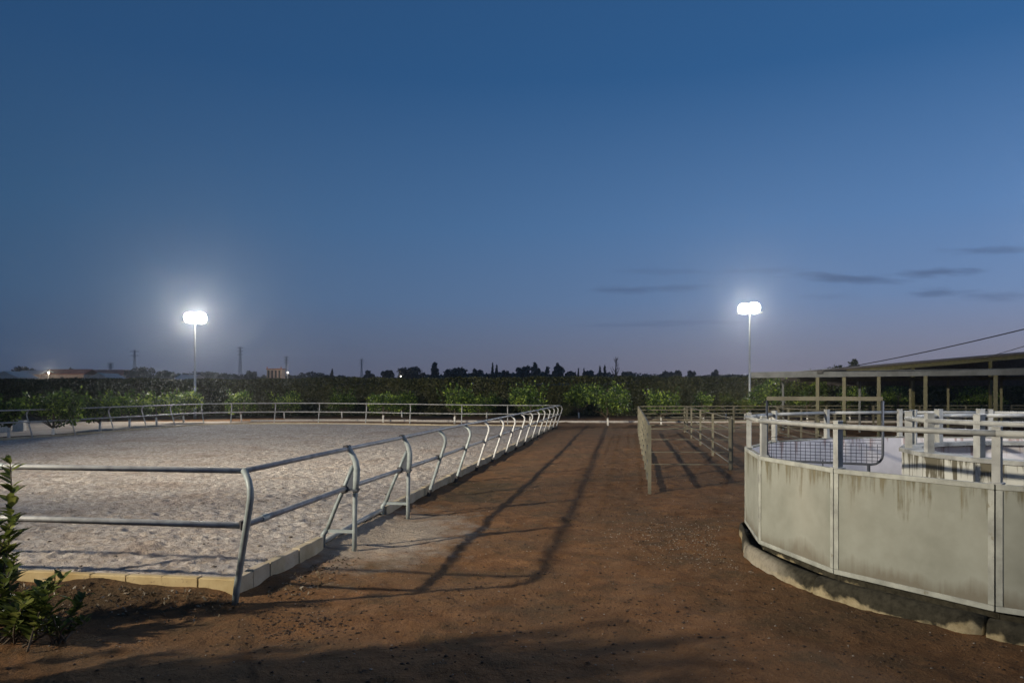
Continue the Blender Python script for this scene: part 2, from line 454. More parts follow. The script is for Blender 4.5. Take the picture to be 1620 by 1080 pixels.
# dry leaves along the front kerb
rs = np.random.RandomState(9); C_ = []
for _ in range(700):
    u = rs.rand() * 3.6 - .1; v = .02 - abs(rs.randn()) * .22
    x, y = UV(u, v); C_.append((x, y, float(ground_z(np.array([x]), np.array([y]))[0]) + .012))
for _ in range(240):
    u = -.12 - rs.rand() * .4; v = rs.rand() * 1.6 + .2
    x, y = UV(u, v); C_.append((x, y, float(ground_z(np.array([x]), np.array([y]))[0]) + .012))
nn_ = rs.randn(len(C_), 3); nn_[:, 2] *= .15
tag(leaf_mesh('leaf_litter', C_, nn_, .036, .4, M['dry_leaf'], seed=2, droop=0), 'dry fallen leaves lying along the arena kerb', None, None, 'stuff')

# ------------------------------------------------------------------ kerb
O = Vector((-2.31, 6.15)); k = N('kerb_concrete'); p = k.pos(); n1 = k.noise(p, 4, 5, .6); n2 = k.noise(p, 30, 4)
g = k.n('ShaderNodeNewGeometry')
c = k.ramp(n1, [(.3, (.30, .235, .135)), (.6, (.44, .37, .25)), (.8, (.48, .43, .35))])
c = k.mix(k.math('MULTIPLY', g.outputs['Random Per Island'], .35), c, (.36, .30, .26))
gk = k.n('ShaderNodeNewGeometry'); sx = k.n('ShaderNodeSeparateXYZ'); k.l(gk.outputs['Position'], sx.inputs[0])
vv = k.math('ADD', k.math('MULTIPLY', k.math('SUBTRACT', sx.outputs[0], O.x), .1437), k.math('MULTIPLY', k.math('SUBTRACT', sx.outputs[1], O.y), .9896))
c = k.mix(k.math('MULTIPLY', k.mask(vv, .22, .16), .85), c, k.ramp(n1, [(.3, (.31, .21, .08)), (.65, (.47, .36, .18))]))  # yellow lamp light on the front run, painted into the kerb colour
c = k.mix(k.mask(n2, .62, .75), c, (.20, .15, .09)); k.bump(n2, .4, .006)
M['kerb'] = k.setc(c, .9, 0, .2)
mb = MB(); rk = random.Random(4)
def kerb_line(a, b, step, top=.168, w=.085):
    a = Vector(a); b = Vector(b); L = (b - a).length; n = max(1, round(L / step)); t = (b - a) / L
    rz = math.atan2(t.y, t.x)
    for i in range(n):
        m = a + t * (L * (i + .5) / n); z = gz(m.x, m.y)
        hh = .36
        mb.box((m.x + rk.uniform(-.004, .004), m.y + rk.uniform(-.004, .004), z + top - hh / 2 + rk.uniform(-.007, .006)),
               (L / n - .009, w, hh), rz + rk.uniform(-.006, .006), .008)
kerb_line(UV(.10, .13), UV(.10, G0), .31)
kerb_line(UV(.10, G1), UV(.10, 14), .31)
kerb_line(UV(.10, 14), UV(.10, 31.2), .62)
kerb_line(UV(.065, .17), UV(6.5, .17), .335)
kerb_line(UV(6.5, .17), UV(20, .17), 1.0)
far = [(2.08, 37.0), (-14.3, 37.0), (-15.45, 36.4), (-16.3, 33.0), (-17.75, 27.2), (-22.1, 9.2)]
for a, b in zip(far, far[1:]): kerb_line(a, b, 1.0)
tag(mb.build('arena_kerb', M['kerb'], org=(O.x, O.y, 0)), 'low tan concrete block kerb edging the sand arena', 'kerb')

# ------------------------------------------------------------------ arena rail fence
fence = thing('arena_fence', (O.x, O.y, 0), 'curved post tube rail fence running around the sand riding arena', 'fence')
def mitre(pts, i, closed=False):
    """outward unit normal (scaled at corners) of the fence line at point i; inside lies to the left of travel"""
    def nrm(a, b):
        t = (Vector(b) - Vector(a)).normalized(); return Vector((t.y, -t.x))
    ns = []
    if i > 0: ns.append(nrm(pts[i - 1], pts[i]))
    if i < len(pts) - 1: ns.append(nrm(pts[i], pts[i + 1]))
    if len(ns) == 1: return ns[0]
    m = (ns[0] + ns[1]).normalized(); return m / max(.4, m.dot(ns[0]))
right = [UV(0, 2.085 * i) for i in range(15)]
farp = [(2.2, 37.3)] + [(at(x, 37.3), 37.3) for x in (803, 730, 648, 578, 503, 433)] + [(-14.2, 37.3)]
left = [(-15.35, 36.9), (-15.95, 35.1), (-16.3, 33.1), (-16.75, 31.2), (-17.15, 29.1), (-17.6, 27.2), (-18.1, 25.1), (-18.6, 23.0), (-19.1, 20.9)]
front = [UV(2.45 * i, 0) for i in range(7, 0, -1)]
LINE = front + right + farp + left                    # counter-clockwise: inside is on the left
GOOSE = [(0, 0), (.10, .30), (.20, .60), (.275, .83), (.305, .93), (.30, 1.00), (.27, 1.06), (.225, 1.105), (.19, 1.13)]
UP, LO, R_UP, R_LO = .19, .165, .024, .027
tops = []; lows = []
gate_idx = {len(front) + 1, len(front) + 2}
for i, (x, y) in enumerate(LINE):
    nv = mitre(LINE, i); z0 = gz(x, y)
    if i == 0 or i == len(LINE) - 1: nv = mitre(LINE, i)
    jz = rnd.uniform(-.007, .007); tops.append((x + nv.x * UP, y + nv.y * UP, z0 + 1.135 + jz)); lows.append((x + nv.x * LO, y + nv.y * LO, z0 + .69 + rnd.uniform(-.009, .009)))
    if i in gate_idx: continue
    near = math.hypot(x, y) < 15
    mb = MB()
    dense = []
    for a, b in zip(GOOSE, GOOSE[1:]):
        dense += [a, ((a[0] + b[0]) / 2, (a[1] + b[1]) / 2)] if near else [a]
    dense.append(GOOSE[-1])
    mb.tube([(x + nv.x * d, y + nv.y * d, z0 - .05 + h_ * 1.045 if h_ == 0 else z0 + h_) for d, h_ in dense], .0265, 10 if near else 7)
    # clamp that carries the lower rail
    c0 = Vector((x + nv.x * .228, y + nv.y * .228, z0 + .69)); c1 = Vector((lows[-1][0], lows[-1][1], z0 + .69))
    post = mb.build('post', M['frame'] if near else M['rail'], fence, smooth=True)
    m2 = MB(); m2.tube([c0, c1], .017, 8); m2.box((c0 + (c1 - c0) * .9), (.05, .05, .075), math.atan2(nv.y, nv.x), .006)
    m2.build('clamp', M['dark_fitting'], post)
    if i > len(front) + 2 and i < len(front) + 15:
        m3 = MB(); m3.tube([(x, y, z0 - .03), (x + nv.x * .045, y + nv.y * .045, z0 + .15)], .036, 10); m3.build('dark_foot_tube', M['dark_fitting'], post)  # short dark tube around the foot of the post
def couplings(parent, pts, rad, f0):
    for j in range(len(pts) - 1):
        if j % 3 != f0: continue
        a, b = Vector(pts[j]), Vector(pts[j + 1]); d = (b - a).normalized(); c_ = a + (b - a) * .16
        m = MB(); m.tube([c_ - d * .055, c_ + d * .055], rad + .0045, 10); m.build('coupling', M['frame'], parent, smooth=False)
mb = MB(); mb.tube(tops, R_UP, 10); tr = mb.build('top_rail', M['rail'], fence, smooth=True)
mb = MB(); mb.tube(lows, R_LO, 10); lr = mb.build('lower_rail', M['rail'], fence, smooth=True)
couplings(tr, tops, R_UP, 0); couplings(lr, lows, R_LO, 1)
# A-framed gateway posts
for idx, i in enumerate(sorted(gate_idx)):
    x, y = LINE[i]; nv = mitre(LINE, i); t = Vector((-nv.y, nv.x))
    w = lambda d, z, s_=0.0: (x + nv.x * d + t.x * s_, y + nv.y * d + t.y * s_, z)
    mb = MB()
    mb.tube([w(.27, -.05), w(.275, .30), w(.28, .62), w(.285, .70)], .026, 10)                      # outer leg
    mb.tube([w(-.10, .02), w(-.09, .18), w(-.045, .24)], .029, 10)
    mb.tube([w(-.045, .24), w(.06, .50), w(.15, .70), w(.255, .95)], .023, 10)                       # leaning inner leg
    mb.tube([w(.285, .66), w(.295, .80), w(.30, .92), w(.285, 1.0), w(.25, 1.075), w(.205, 1.14), w(.18, 1.165)], [.033, .036, .036, .034, .031, .028, .026], 10)
    fr = mb.build('gate_post', M['frame'], fence, smooth=True)
    fr['label'] = ('forked A shaped fence post standing on the end of the kerb', 'forked A shaped fence post beside the raised kerb block')[idx]
    m2 = MB()
    m2.beam(w(-.055, .225), w(.265, .225), .03, .035)
    m2.build('cross_brace', M['frame'], fr)
    m2 = MB()
    m2.beam(w(.10, .685), w(.32, .685), .09, .02)
    m2.add([w(.155, .70, -.012), w(.27, .70, -.012), w(.275, .90, -.012), w(.235, .90, -.012), w(.155, .70, .012), w(.27, .70, .012), w(.275, .90, .012), w(.235, .90, .012)],
           [(3, 2, 1, 0), (4, 5, 6, 7), (0, 1, 5, 4), (1, 2, 6, 5), (2, 3, 7, 6), (3, 0, 4, 7)])
    m2.build('gusset_plate', M['dark_steel'], fr)
    m2 = MB(); m2.box(w(.185, 1.15), (.05, .11, .055), math.atan2(nv.y, nv.x), .008); m2.build('clamp', M['dark_fitting'], fr)
    m2 = MB(); m2.box(w(.155, .69), (.06, .07, .085), math.atan2(nv.y, nv.x), .008); m2.build('clamp', M['dark_fitting'], fr)
# ground pipe across the gateway
mb = MB(); a = UV(.10, 2.085 + .05); b = UV(.10, 4.17 - .05)
mb.tube([(a[0], a[1], .10), ((a[0] + b[0]) / 2, (a[1] + b[1]) / 2, .125), (b[0], b[1], .13)], .03, 10)
tag(mb.build('threshold_pipe', M['white_steel'], org=(a[0], a[1], .1), smooth=True), 'white pipe lying on the sand between the two forked fence posts', 'pipe')

# ------------------------------------------------------------------ corral pipe fences
def pipe_fence(pts, rails, H, label, spacing=2.4, r=.022, pr=.03, skip_first=False):
    root = thing('corral_fence', (pts[0][0], pts[0][1], gz(*pts[0])), label, 'fence', 'beige pipe fences of the holding pens')
    for a, b in zip(pts, pts[1:]):
        L = math.dist(a, b); n = max(1, round(L / spacing))
        for j in range(n + 1):
            if j == 0 and (skip_first or a is not pts[0]): continue
            x = a[0] + (b[0] - a[0]) * j / n; y = a[1] + (b[1] - a[1]) * j / n
            m = MB(); m.box((x, y, gz(x, y) + H / 2 - .04), (pr * 2, pr * 2, H + .08), math.atan2(b[1] - a[1], b[0] - a[0]), .005); m.build('post', M['corral'], root)
    for z in rails:
        m = MB()
        for a, b in zip(pts, pts[1:]): m.beam((a[0], a[1], z + gz(*a)), (b[0], b[1], z + gz(*b)), r * 1.3, r * 2.2)
        m.build('rail', M['corral'], root)
    return root
RA = [.12, .40, .69, .93, 1.175]; RF = [.20, .36, .53, .69, .86, 1.02, 1.175]
pipe_fence([(2.41, 12.96), (3.07, 17.0), (5.5, 32.2)], RA, 1.2, 'long beige pipe fence running away edge on beside the dirt path', 2.1)
pipe_fence([(3.12, 17.05), (4.99, 16.93)], [.12, .40, .69, .93, 1.15], 1.17, 'short beige cross fence closing the front of the holding pen', 2.4, .0065, skip_first=True)
pipe_fence([(5.04, 16.98), (5.70, 21.0), (7.7, 33.0)], RA, 1.18, 'beige pipe fence dividing the pen lanes left of the white walker', 4.1, .010)
pipe_fence([(5.56, 32.35), (12.2, 33.8), (28, 35.2)], RF, 1.2, 'long seven rail beige fence closing the pens in front of the orchard', 2.15, .02)
pipe_fence([(9.6, 22.0), (11.6, 33.5)], RA, 1.2, 'beige pipe fence seen through the rails of the white walker', 2.3, .018)

# ------------------------------------------------------------------ horse walker
WC = Vector((6.273, 7.851)); WR, WI, NS, PH = 3.633, 1.90, 17, 3.867
TOP, BOT = 1.079, .15
def wv(i, r): a = PH - i * 2 * math.pi / NS; return Vector((WC.x + r * math.cos(a), WC.y + r * math.sin(a)))
k = N('stained_white_panel'); tc = k.n('ShaderNodeNewGeometry'); sx = k.n('ShaderNodeSeparateXYZ'); k.l(tc.outputs['Position'], sx.inputs[0])
p = k.pos((1, 1, 1)); ps = k.pos((9, 9, .9)); ps2 = k.pos((26, 26, 1.3)); pb = k.pos((2.2, 2.2, 2.2))
streak = k.noise(ps, 1, 5, .65); fine = k.noise(ps2, 1, 3); blot = k.noise(pb, 1, 5, .6); grain = k.noise(p, 60, 3)
dz = k.mask(sx.outputs[2], 1.08, .52)                      # 0 at the top edge, 1 lower down
s1 = k.math('SUBTRACT', k.math('ADD', k.math('ADD', k.math('MULTIPLY', k.math('SUBTRACT', streak, .5), 2.8), k.math('MULTIPLY', k.math('SUBTRACT', blot, .5), 2.0)), k.math('MULTIPLY', k.math('SUBTRACT', fine, .5), 1.3)), k.math('SUBTRACT', k.math('MULTIPLY', dz, 1.05), .34))
st1 = k.mask(s1, .0, .42)
c = k.ramp(blot, [(.3, (.215, .218, .175)), (.55, (.28, .285, .235)), (.8, (.335, .342, .288))])
c = k.mix(k.math('MULTIPLY', st1, .8), c, k.ramp(fine, [(.35, (.062, .052, .020)), (.7, (.14, .112, .05))]))
dzb = k.mask(sx.outputs[2], .16, .42)
s2 = k.mask(k.math('SUBTRACT', k.math('ADD', k.math('MULTIPLY', blot, 1.3), k.math('MULTIPLY', fine, .35)), k.math('MULTIPLY', dzb, .75)), .38, .75)
c = k.mix(k.math('MULTIPLY', s2, .7), c, (.12, .095, .06))
c = k.mix(k.math('MULTIPLY', k.mask(k.noise(k.pos((1.1, 1.1, .5)), 1, 4), .5, .72), .3), c, (.33, .30, .235))
k.bump(grain, .15, .003)
M['panel'] = k.setc(c, .7, 0, .3)
M['frame_edge'] = painted('panel_edge_paint', (.35, .355, .305), .3, .6, 0, (.17, .14, .08), 6)
def stained(name, base, stain, amount, thr=.46):
    k = N(name); tc = k.n('ShaderNodeNewGeometry'); sx = k.n('ShaderNodeSeparateXYZ'); k.l(tc.outputs['Position'], sx.inputs[0])
    st = k.noise(k.pos((7, 7, .8)), 1, 5, .7); fi = k.noise(k.pos((22, 22, 1.5)), 1, 3); bl = k.noise(k.pos(), 2.5, 5)
    dz = k.mask(sx.outputs[2], 1.10, .35)
    s1 = k.math('SUBTRACT', k.math('ADD', k.math('MULTIPLY', k.math('SUBTRACT', st, .5), 3.0), k.math('MULTIPLY', fi, .9)), k.math('MULTIPLY', dz, .7))
    c = k.mix(k.mask(bl, .3, .75), base, tuple(x * .72 for x in base))
    c = k.mix(k.math('MULTIPLY', k.mask(s1, thr, thr + .22), amount), c, stain)
    k.bump(k.noise(k.pos(), 45, 3), .3, .004)
    return k.setc(c, .8, 0, .25)
M['inner_panel'] = stained('mould_stained_render', (.52, .52, .46), (.07, .058, .03), .9, .2)
M['inner_face'] = stained('pink_stained_render', (.66, .63, .62), (.26, .15, .12), .7, .5)
walker = thing('horse_walker', (WC.x, WC.y, 0), 'white round horse walker wall of stained panels with a top rail', 'horse walker')
# footing kerb ring
k = N('mouldy_footing'); p = k.pos(); n1 = k.noise(p, 2.2, 5, .6); n2 = k.noise(p, 14, 5, .7)
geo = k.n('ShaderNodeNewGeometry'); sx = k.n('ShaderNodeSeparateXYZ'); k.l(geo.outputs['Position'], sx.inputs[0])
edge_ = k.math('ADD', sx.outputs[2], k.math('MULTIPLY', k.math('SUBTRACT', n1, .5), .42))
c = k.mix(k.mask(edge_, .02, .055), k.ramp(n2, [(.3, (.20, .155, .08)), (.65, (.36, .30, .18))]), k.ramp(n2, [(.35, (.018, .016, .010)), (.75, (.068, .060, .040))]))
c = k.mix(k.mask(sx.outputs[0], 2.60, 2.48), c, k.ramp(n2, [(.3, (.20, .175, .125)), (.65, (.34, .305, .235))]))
k.bump(n2, .6, .012)
M['footing'] = k.setc(c, .9, 0, .2)
def wall_ring(root, r, thick, top, bot, mat_out, mat_in, border, n0=0, n1=NS):
    for i in range(n0, n1):
        a, b = wv(i, r), wv(i + 1, r); t = (b - a).normalized(); nrm = Vector(((a + b) / 2 - WC)).normalized()
        a2 = a + t * .0045; b2 = b - t * .0045; L = (b2 - a2).length; mid = (a2 + b2) / 2; rz = math.atan2(t.y, t.x)
        q = mid - nrm * (thick * .35)
        m = MB(); m.box((q.x, q.y, (top + bot) / 2), (L - .012, thick * .7, top - bot), rz, .004)
        pn = m.build('wall_panel', mat_out, root)
        if border:
            m = MB(); e = mid + nrm * .0005; w = .042; hz = .004
            z1, z0 = top + .004, bot - .004
            for zc in (z1 - w / 2, z0 + w / 2): m.box((e.x, e.y, zc), (L, hz + .012, w), rz, .003)
            for s_ in (-1, 1):
                g_ = e + t * s_ * (L / 2 - w / 2); m.box((g_.x, g_.y, (z0 + z1) / 2), (w, hz + .010, z1 - z0 - 2 * w - .004), rz, .003)
            m.build('panel_frame', M['frame_edge'], pn)
        m = MB(); q = mid - nrm * (thick * .7 + .012)
        m.box((q.x, q.y, (top + bot) / 2 - .006), (L - .02, .018, top - bot - .012), rz, .003)
        m.build('inner_face', mat_in, pn)
        if border:
            m = MB(); m.box((q.x, q.y, bot / 2 - .03), (L + .012, .03, bot + .05), rz, .004); m.build('sill', M['footing'], pn)
        # seam strip behind the joint
        m = MB(); q = a - nrm * (thick * .45)
        m.box((q.x, q.y, (top + bot) / 2 - .02), (.05, thick * .35, top - bot - .06), math.atan2(nrm.y, nrm.x), .003)
        m.build('seam_strip', M['dark_steel'], pn)
wall_ring(walker, WR, .085, TOP, BOT, M['panel'], M['inner_face'], True)
def ring_posts(root, r, ptop, size, inset):
    for i in range(NS):
        q = wv(i, r - inset); a = math.atan2(q.y - WC.y, q.x - WC.x)
        m = MB(); m.box((q.x, q.y, (TOP + ptop) / 2), (size, size, ptop - TOP + .02), a, .006); m.box((q.x, q.y, TOP + .006), (size * 1.7, size * 1.5, .014), a, .003)
        m.box((q.x, q.y, ptop + .012), (size * 1.08, size * 1.08, .012), a, .004)
        m.build('rail_post', M['white_steel'], root)
ring_posts(walker, WR, 1.49, .057, .045)
def ring_rail(root, r, z, rad):
    m = MB()
    for i in range(NS):
        a, b = wv(i, r), wv(i + 1, r); m.tube([(a.x, a.y, z), (b.x, b.y, z)], rad, 12)
    m.build('top_rail', M['white_steel'], root, smooth=True)
ring_rail(walker, WR - .012, 1.455, .024)
inner = thing('walker_inner_wall', (WC.x, WC.y, .02), 'mould streaked inner ring wall standing inside the white horse walker', 'wall')
wall_ring(inner, WI, .16, TOP, .0, M['inner_panel'], M['inner_face'], False)
M['coping'] = painted('coping_cement', (.30, .30, .27), .45, .8, 0, (.10, .09, .06), 4)
def cap_ring(root, r0, r1, z0, z1, mat):
    m = MB()
    for i in range(NS):
        a, b, c_, d_ = wv(i, r1), wv(i + 1, r1), wv(i + 1, r0), wv(i, r0)
        m.prism([(q.x, q.y) for q in (d_, c_, b, a)], z0, z1)
    m.build('coping', mat, root)
cap_ring(inner, WI - .20, WI + .03, TOP + .003, TOP + .045, M['coping'])
ring_posts(inner, WI, 1.53, .072, .07); ring_rail(inner, WI - .05, 1.46, .026)
m = MB(); prof = [(.265, -.12), (.26, .05), (.245, .10), (.215, .132), (.175, .14), (.135, .13), (.112, .10), (.106, .085), (.06, .08), (-.05, .08), (-.05, -.12)]
NR = 136; vs = []; fs = []; rf = random.Random(8); np_ = len(prof)
for sg in range(17):
    dr, dzz = rf.uniform(-.012, .014), rf.uniform(.93, 1.06); b0 = len(vs)
    for i in range(9):
        ii = sg * 8 + i + (.09 if i == 0 else -.09 if i == 8 else 0)
        a = PH - ii * 2 * math.pi / NR; wob = .012 * math.sin(ii * 1.7) + .01 * math.sin(ii * .61)
        flat = WR * math.cos(math.pi / NS) / math.cos((ii * 2 * math.pi / NR) % (2 * math.pi / NS) - math.pi / NS)
        for d, z in prof:
            f = float(sstep(1.0, 3.0, ii / 8) * (1 - sstep(13.5, 16, ii / 8))); dd = d * (1 - f) + d * .28 * f
            rr = flat * (.5 + .5 * f) + WR * .5 * (1 - f) + (dd + dr * (d > .1) * (1 - f)) * (1 + wob * 3)
            vs.append((WC.x + rr * math.cos(a), WC.y + rr * math.sin(a), z * (1 + wob * 2) * dzz))
    for i in range(8):
        for j in range(np_ - 1): fs.append((b0 + i * np_ + j, b0 + i * np_ + j + 1, b0 + (i + 1) * np_ + j + 1, b0 + (i + 1) * np_ + j))
    fs.append(tuple(b0 + j for j in range(np_ - 1, -1, -1))); fs.append(tuple(b0 + 8 * np_ + j for j in range(np_)))
m.add(vs, fs); m.build('footing', M['footing'], walker, smooth=True)

# mesh gate standing in the walker track
ga = math.radians(151.4); gd = Vector((math.cos(ga), math.sin(ga)))
p_out = WC + gd * 3.42; p_in = WC + gd * 2.09
gate = thing('mesh_gate', ((p_out.x + p_in.x) / 2, (p_out.y + p_in.y) / 2, .02), 'tall gate of square wire mesh standing inside the walker track', 'gate')
def gp(s_, z): q = p_out + (p_in - p_out) * s_; return (q.x, q.y, z)
m = MB(); m.beam(gp(-.0, 1.685), gp(1.0, 1.685), .045, .05); m.build('top_bar', M['corral'], gate)
m = MB(); zb = .895
curve = [gp(0, 1.66), gp(0, 1.05)] + [gp(.0 + .09 * (1 - math.cos(a)), zb + .12 * (1 - math.sin(a))) for a in [0, .4, .8, 1.2, 1.57]] + [gp(.5, zb)] + \
        [gp(.91 + .09 * math.sin(a), zb + .12 * (1 - math.cos(a))) for a in [0, .4, .8, 1.2, 1.57]] + [gp(1, 1.05), gp(1, 1.66)]
m.tube(curve, .015, 10); fr = m.build('frame', M['dark_steel'], gate, smooth=True)
m = MB()
for i in range(1, 23): m.tube([gp(i / 23, zb + .005), gp(i / 23, 1.14)], .0036, 5)
for j in range(7):
    z = zb + .045 + j * .058 * .72 + (0 if j < 6 else 0); m.tube([gp(.012, z), gp(.988, z)], .0036, 5)
m.build('wire_mesh', M['dark_steel'], gate)
for s_ in (.885, .12):
    m = MB(); m.tube([gp(s_, zb), gp(s_, .02)], .02, 8); m.build('leg', M['dark_steel'], gate)
for s_ in (.5, .66):
    m = MB(); m.tube([gp(s_, zb + .03), gp(s_, zb - .10)], .008, 6); m.build('drop_pin', M['dark_steel'], gate)

# ------------------------------------------------------------------ canopy shelter and shed
def eave(s_): return (10.3 + 7.7 * s_, 31 - 5 * s_)
def s_at(px):
    r = (px - CX) / F; return (r * 31 - 10.3) / (7.7 + 5 * r)
E0, E1 = eave(-.03), eave(1.35); ed = Vector((7.7, -5)).normalized(); en = Vector((-ed.y, ed.x))
can = thing('canopy_shelter', (E0[0], E0[1], 0), 'low open canopy with a long grey fascia on ochre posts behind the walker', 'canopy')
m = MB(); m.beam((*E0, 2.525), (*E1, 2.525), .05, .23); m.build('fascia', M['grey_steel'], can)
m = MB(); m.beam((*E0, 2.41), (*E1, 2.41), .09, .025); m.build('gutter_lip', M['grey_steel'], can)
rp = [Vector(E0) + en * .06, Vector(E1) + en * .06, Vector(E1) + en * 5.0, Vector(E0) + en * 5.0]
m = MB(); m.prism([(q.x, q.y) for q in rp], 2.50, 2.54); m.build('roof', M['roof'], can)
b0 = Vector(E0) + en * 4.6 + ed * 1.0; b1 = Vector(E1) + en * 4.6
m = MB(); m.beam((b0.x, b0.y, 2.36), (b1.x, b1.y, 2.36), .08, .14); m.build('rear_beam', M['olive_steel'], can)
for px in (1293, 1335, 1390, 1464, 1575):
    q = Vector(eave(s_at(px))) + en * .10
    m = MB(); m.box((q.x, q.y, 1.2), (.13, .13, 2.6), math.atan2(ed.y, ed.x), .01); m.build('post', M['olive_steel'], can)
for px in (1239, 1360, 1440, 1500, 1584):
    r = (px - CX) / F; s_ = (r * b0.y - b0.x) / (ed.x - r * ed.y); q = b0 + ed * s_
    m = MB(); m.box((q.x, q.y, 1.15), (.09, .09, 2.3), math.atan2(ed.y, ed.x), .008); m.build('post', M['olive_steel'] if px > 1400 else M['grey_steel'], can)
m = MB(); q = Vector(eave(s_at(1298))) - en * .05; m.box((q.x, q.y, 2.61), (.22, .12, .16), math.atan2(ed.y, ed.x), .03)
m.box((q.x + .25, q.y, 2.56), (.3, .08, .05), math.atan2(ed.y, ed.x), .01); m.build('cable_bracket', M['black'], can)
# sloped roof behind
shed = thing('shed_roof', (15.2, 33.2, 0), 'dark monopitch shed roof with an ochre rafter rising behind the canopy', 'shed')
def sh(x, z, y): return (x, y, z)
x0, z0_, x1, z1_ = 15.0, 2.72, 31.0, 4.1
for nm, ya, yb, th, mt in (('roof', 33.0, 44, .06, 'roof'),):
    m = MB()
    m.add([(x0, ya, z0_ + .10), (x1, ya - 1.2, z1_ + .10), (x1, yb, z1_ + .10), (x0, yb, z0_ + .10), (x0, ya, z0_ + .17), (x1, ya - 1.2, z1_ + .17), (x1, yb, z1_ + .17), (x0, yb, z0_ + .17)],
          [(3, 2, 1, 0), (4, 5, 6, 7), (0, 1, 5, 4), (1, 2, 6, 5), (2, 3, 7, 6), (3, 0, 4, 7)])
    m.build('roof', M['roof'], shed)
m = MB(); m.beam((x0, 33.15, z0_), (x1, 32.0, z1_), .08, .17); m.build('rafter', M['olive_steel'], shed)
for xx in (17.9, 21.2, 24.5, 28):
    f = (xx - x0) / (x1 - x0); m = MB(); m.box((xx, 33.22 - 1.15 * f, (z0_ + f * (z1_ - z0_)) / 2 - .06), (.1, .1, z0_ + f * (z1_ - z0_) - .05), 0, .01); m.build('post', M['olive_steel'], shed)
m = MB(); m.add([(x0 + .4, 43.6, 2.2), (x1, 43.6, 2.2), (x1, 43.6, z1_ + .09), (x0 + .4, 43.6, z0_ + .12), (x0 + .4, 43.7, 2.2), (x1, 43.7, 2.2), (x1, 43.7, z1_ + .09), (x0 + .4, 43.7, z0_ + .12)],
      [(0, 1, 2, 3), (7, 6, 5, 4), (0, 4, 5, 1), (1, 5, 6, 2), (2, 6, 7, 3), (3, 7, 4, 0)]); m.build('roof_shade_panel', M['roof'], shed)  # dark panel added to stand for the shade under the roof
# overhead cables
def cable(a, b, sag, label, r=.018):
    m = MB(); n = 24
    m.tube([(a[0] + (b[0] - a[0]) * i / n, a[1] + (b[1] - a[1]) * i / n, a[2] + (b[2] - a[2]) * i / n - sag * 4 * (i / n) * (1 - i / n)) for i in range(n + 1)], r, 6)
    return tag(m.build('overhead_cable', M['black'], org=a, smooth=True), label, 'cable', 'overhead cables on the right')
q = Vector(eave(s_at(1300)))
cable((q.x, q.y, 2.64), (at(1760, 17), 17, zat(485, 17)), .12, 'upper black cable rising from the canopy fascia to the right', .016)
cable((at(1545, 33.2), 33.2, zat(568, 33.2)), (at(1760, 20), 20, zat(497, 20)), .1, 'lower black cable rising from the dark shed roof', .014)

# ------------------------------------------------------------------ floodlight masts
def mast(x, y, H, aim, label, power, spot, heads=2, hw=.86, hh=.80, colr=(1.0, .95, .86), blend=.9, beam=None):
    z0 = gz(x, y)
    root = thing('floodlight_mast', (x, y, z0), label, 'floodlight', 'floodlight masts around the arena')
    m = MB(); m.tube([(x, y, z0 - .1), (x, y, z0 + 1.2), (x, y, z0 + H)], [.095, .085, .055], 12); m.build('pole', M['pole'], root, smooth=True)
    d = Vector((aim[0] - x, aim[1] - y)).normalized(); t = Vector((-d.y, d.x)); rz = math.atan2(t.y, t.x)
    m = MB(); W = heads * hw
    m.beam((x - t.x * W / 2, y - t.y * W / 2, z0 + H - .02), (x + t.x * W / 2, y + t.y * W / 2, z0 + H - .02), .08, .08); m.build('crossarm', M['pole'], root)
    for i in range(heads):
        o = (i - (heads - 1) / 2) * hw * .72; hh_ = hh * (1.0 if i == 1 else .93); cx = x + t.x * o + d.x * .16; cy = y + t.y * o + d.y * .16; cz = z0 + H + .28
        m = MB(); m.box((cx, cy, cz), (hw * .8, .16 + .006 * i, hh_ * .8), rz, .05); hd = m.build('lamp_head', M['pole'], root)
        m = MB(); n = 24                                       # rounded glass front, bulging out of the housing
        vs = [(0, 1.0, 0)]; ring = []
        for rr_, b_ in ((.55, .85), (.86, .45), (1.0, 0)):
            for j in range(n):
                a_ = 2 * math.pi * j / n; ca, sa = math.cos(a_), math.sin(a_)
                ex = math.copysign(abs(ca) ** .95, ca); ez = math.copysign(abs(sa) ** .95, sa)
                vs.append((ex * rr_ * hw * .49, b_, ez * rr_ * hh_ * .49))
        fs = [(0, 1 + j, 1 + (j + 1) % n) for j in range(n)]
        for r_ in range(2):
            for j in range(n):
                fs.append((1 + r_ * n + j, 1 + (r_ + 1) * n + j, 1 + (r_ + 1) * n + (j + 1) % n, 1 + r_ * n + (j + 1) % n))
        m.add([(cx + t.x * a_ + d.x * (.082 + .07 * b_), cy + t.y * a_ + d.y * (.082 + .07 * b_), cz + c_) for a_, b_, c_ in vs], fs)
        m.build('lens', M['lens'], hd, smooth=True)
    L = bpy.data.lights.new('flood_lamp', 'SPOT'); L.energy = power; L.color = colr; L.spot_size = R(spot); L.spot_blend = blend; L.shadow_soft_size = .16
    lo = bpy.data.objects.new('flood_lamp', L); col.objects.link(lo); lo.parent = root
    lp = Vector((d.x * .36, d.y * .36, H + .28)); lo.location = lp
    tgt = Vector((aim[0], aim[1], aim[2])) - (Vector((x, y, z0)) + lp)
    lo.rotation_euler = tgt.to_track_quat('-Z', 'Y').to_euler()
    if beam:
        L2 = L.copy(); L2.energy = beam[0]; L2.spot_size = R(beam[1]); L2.spot_blend = 1.0
        l2 = bpy.data.objects.new('flood_beam', L2); col.objects.link(l2); l2.parent = root; l2.location = lp + Vector((t.x * .42, t.y * .42, 0))
        tg = Vector(beam[2]) - (Vector((x, y, z0)) + l2.location); l2.rotation_euler = tg.to_track_quat('-Z', 'Y').to_euler()
    return root
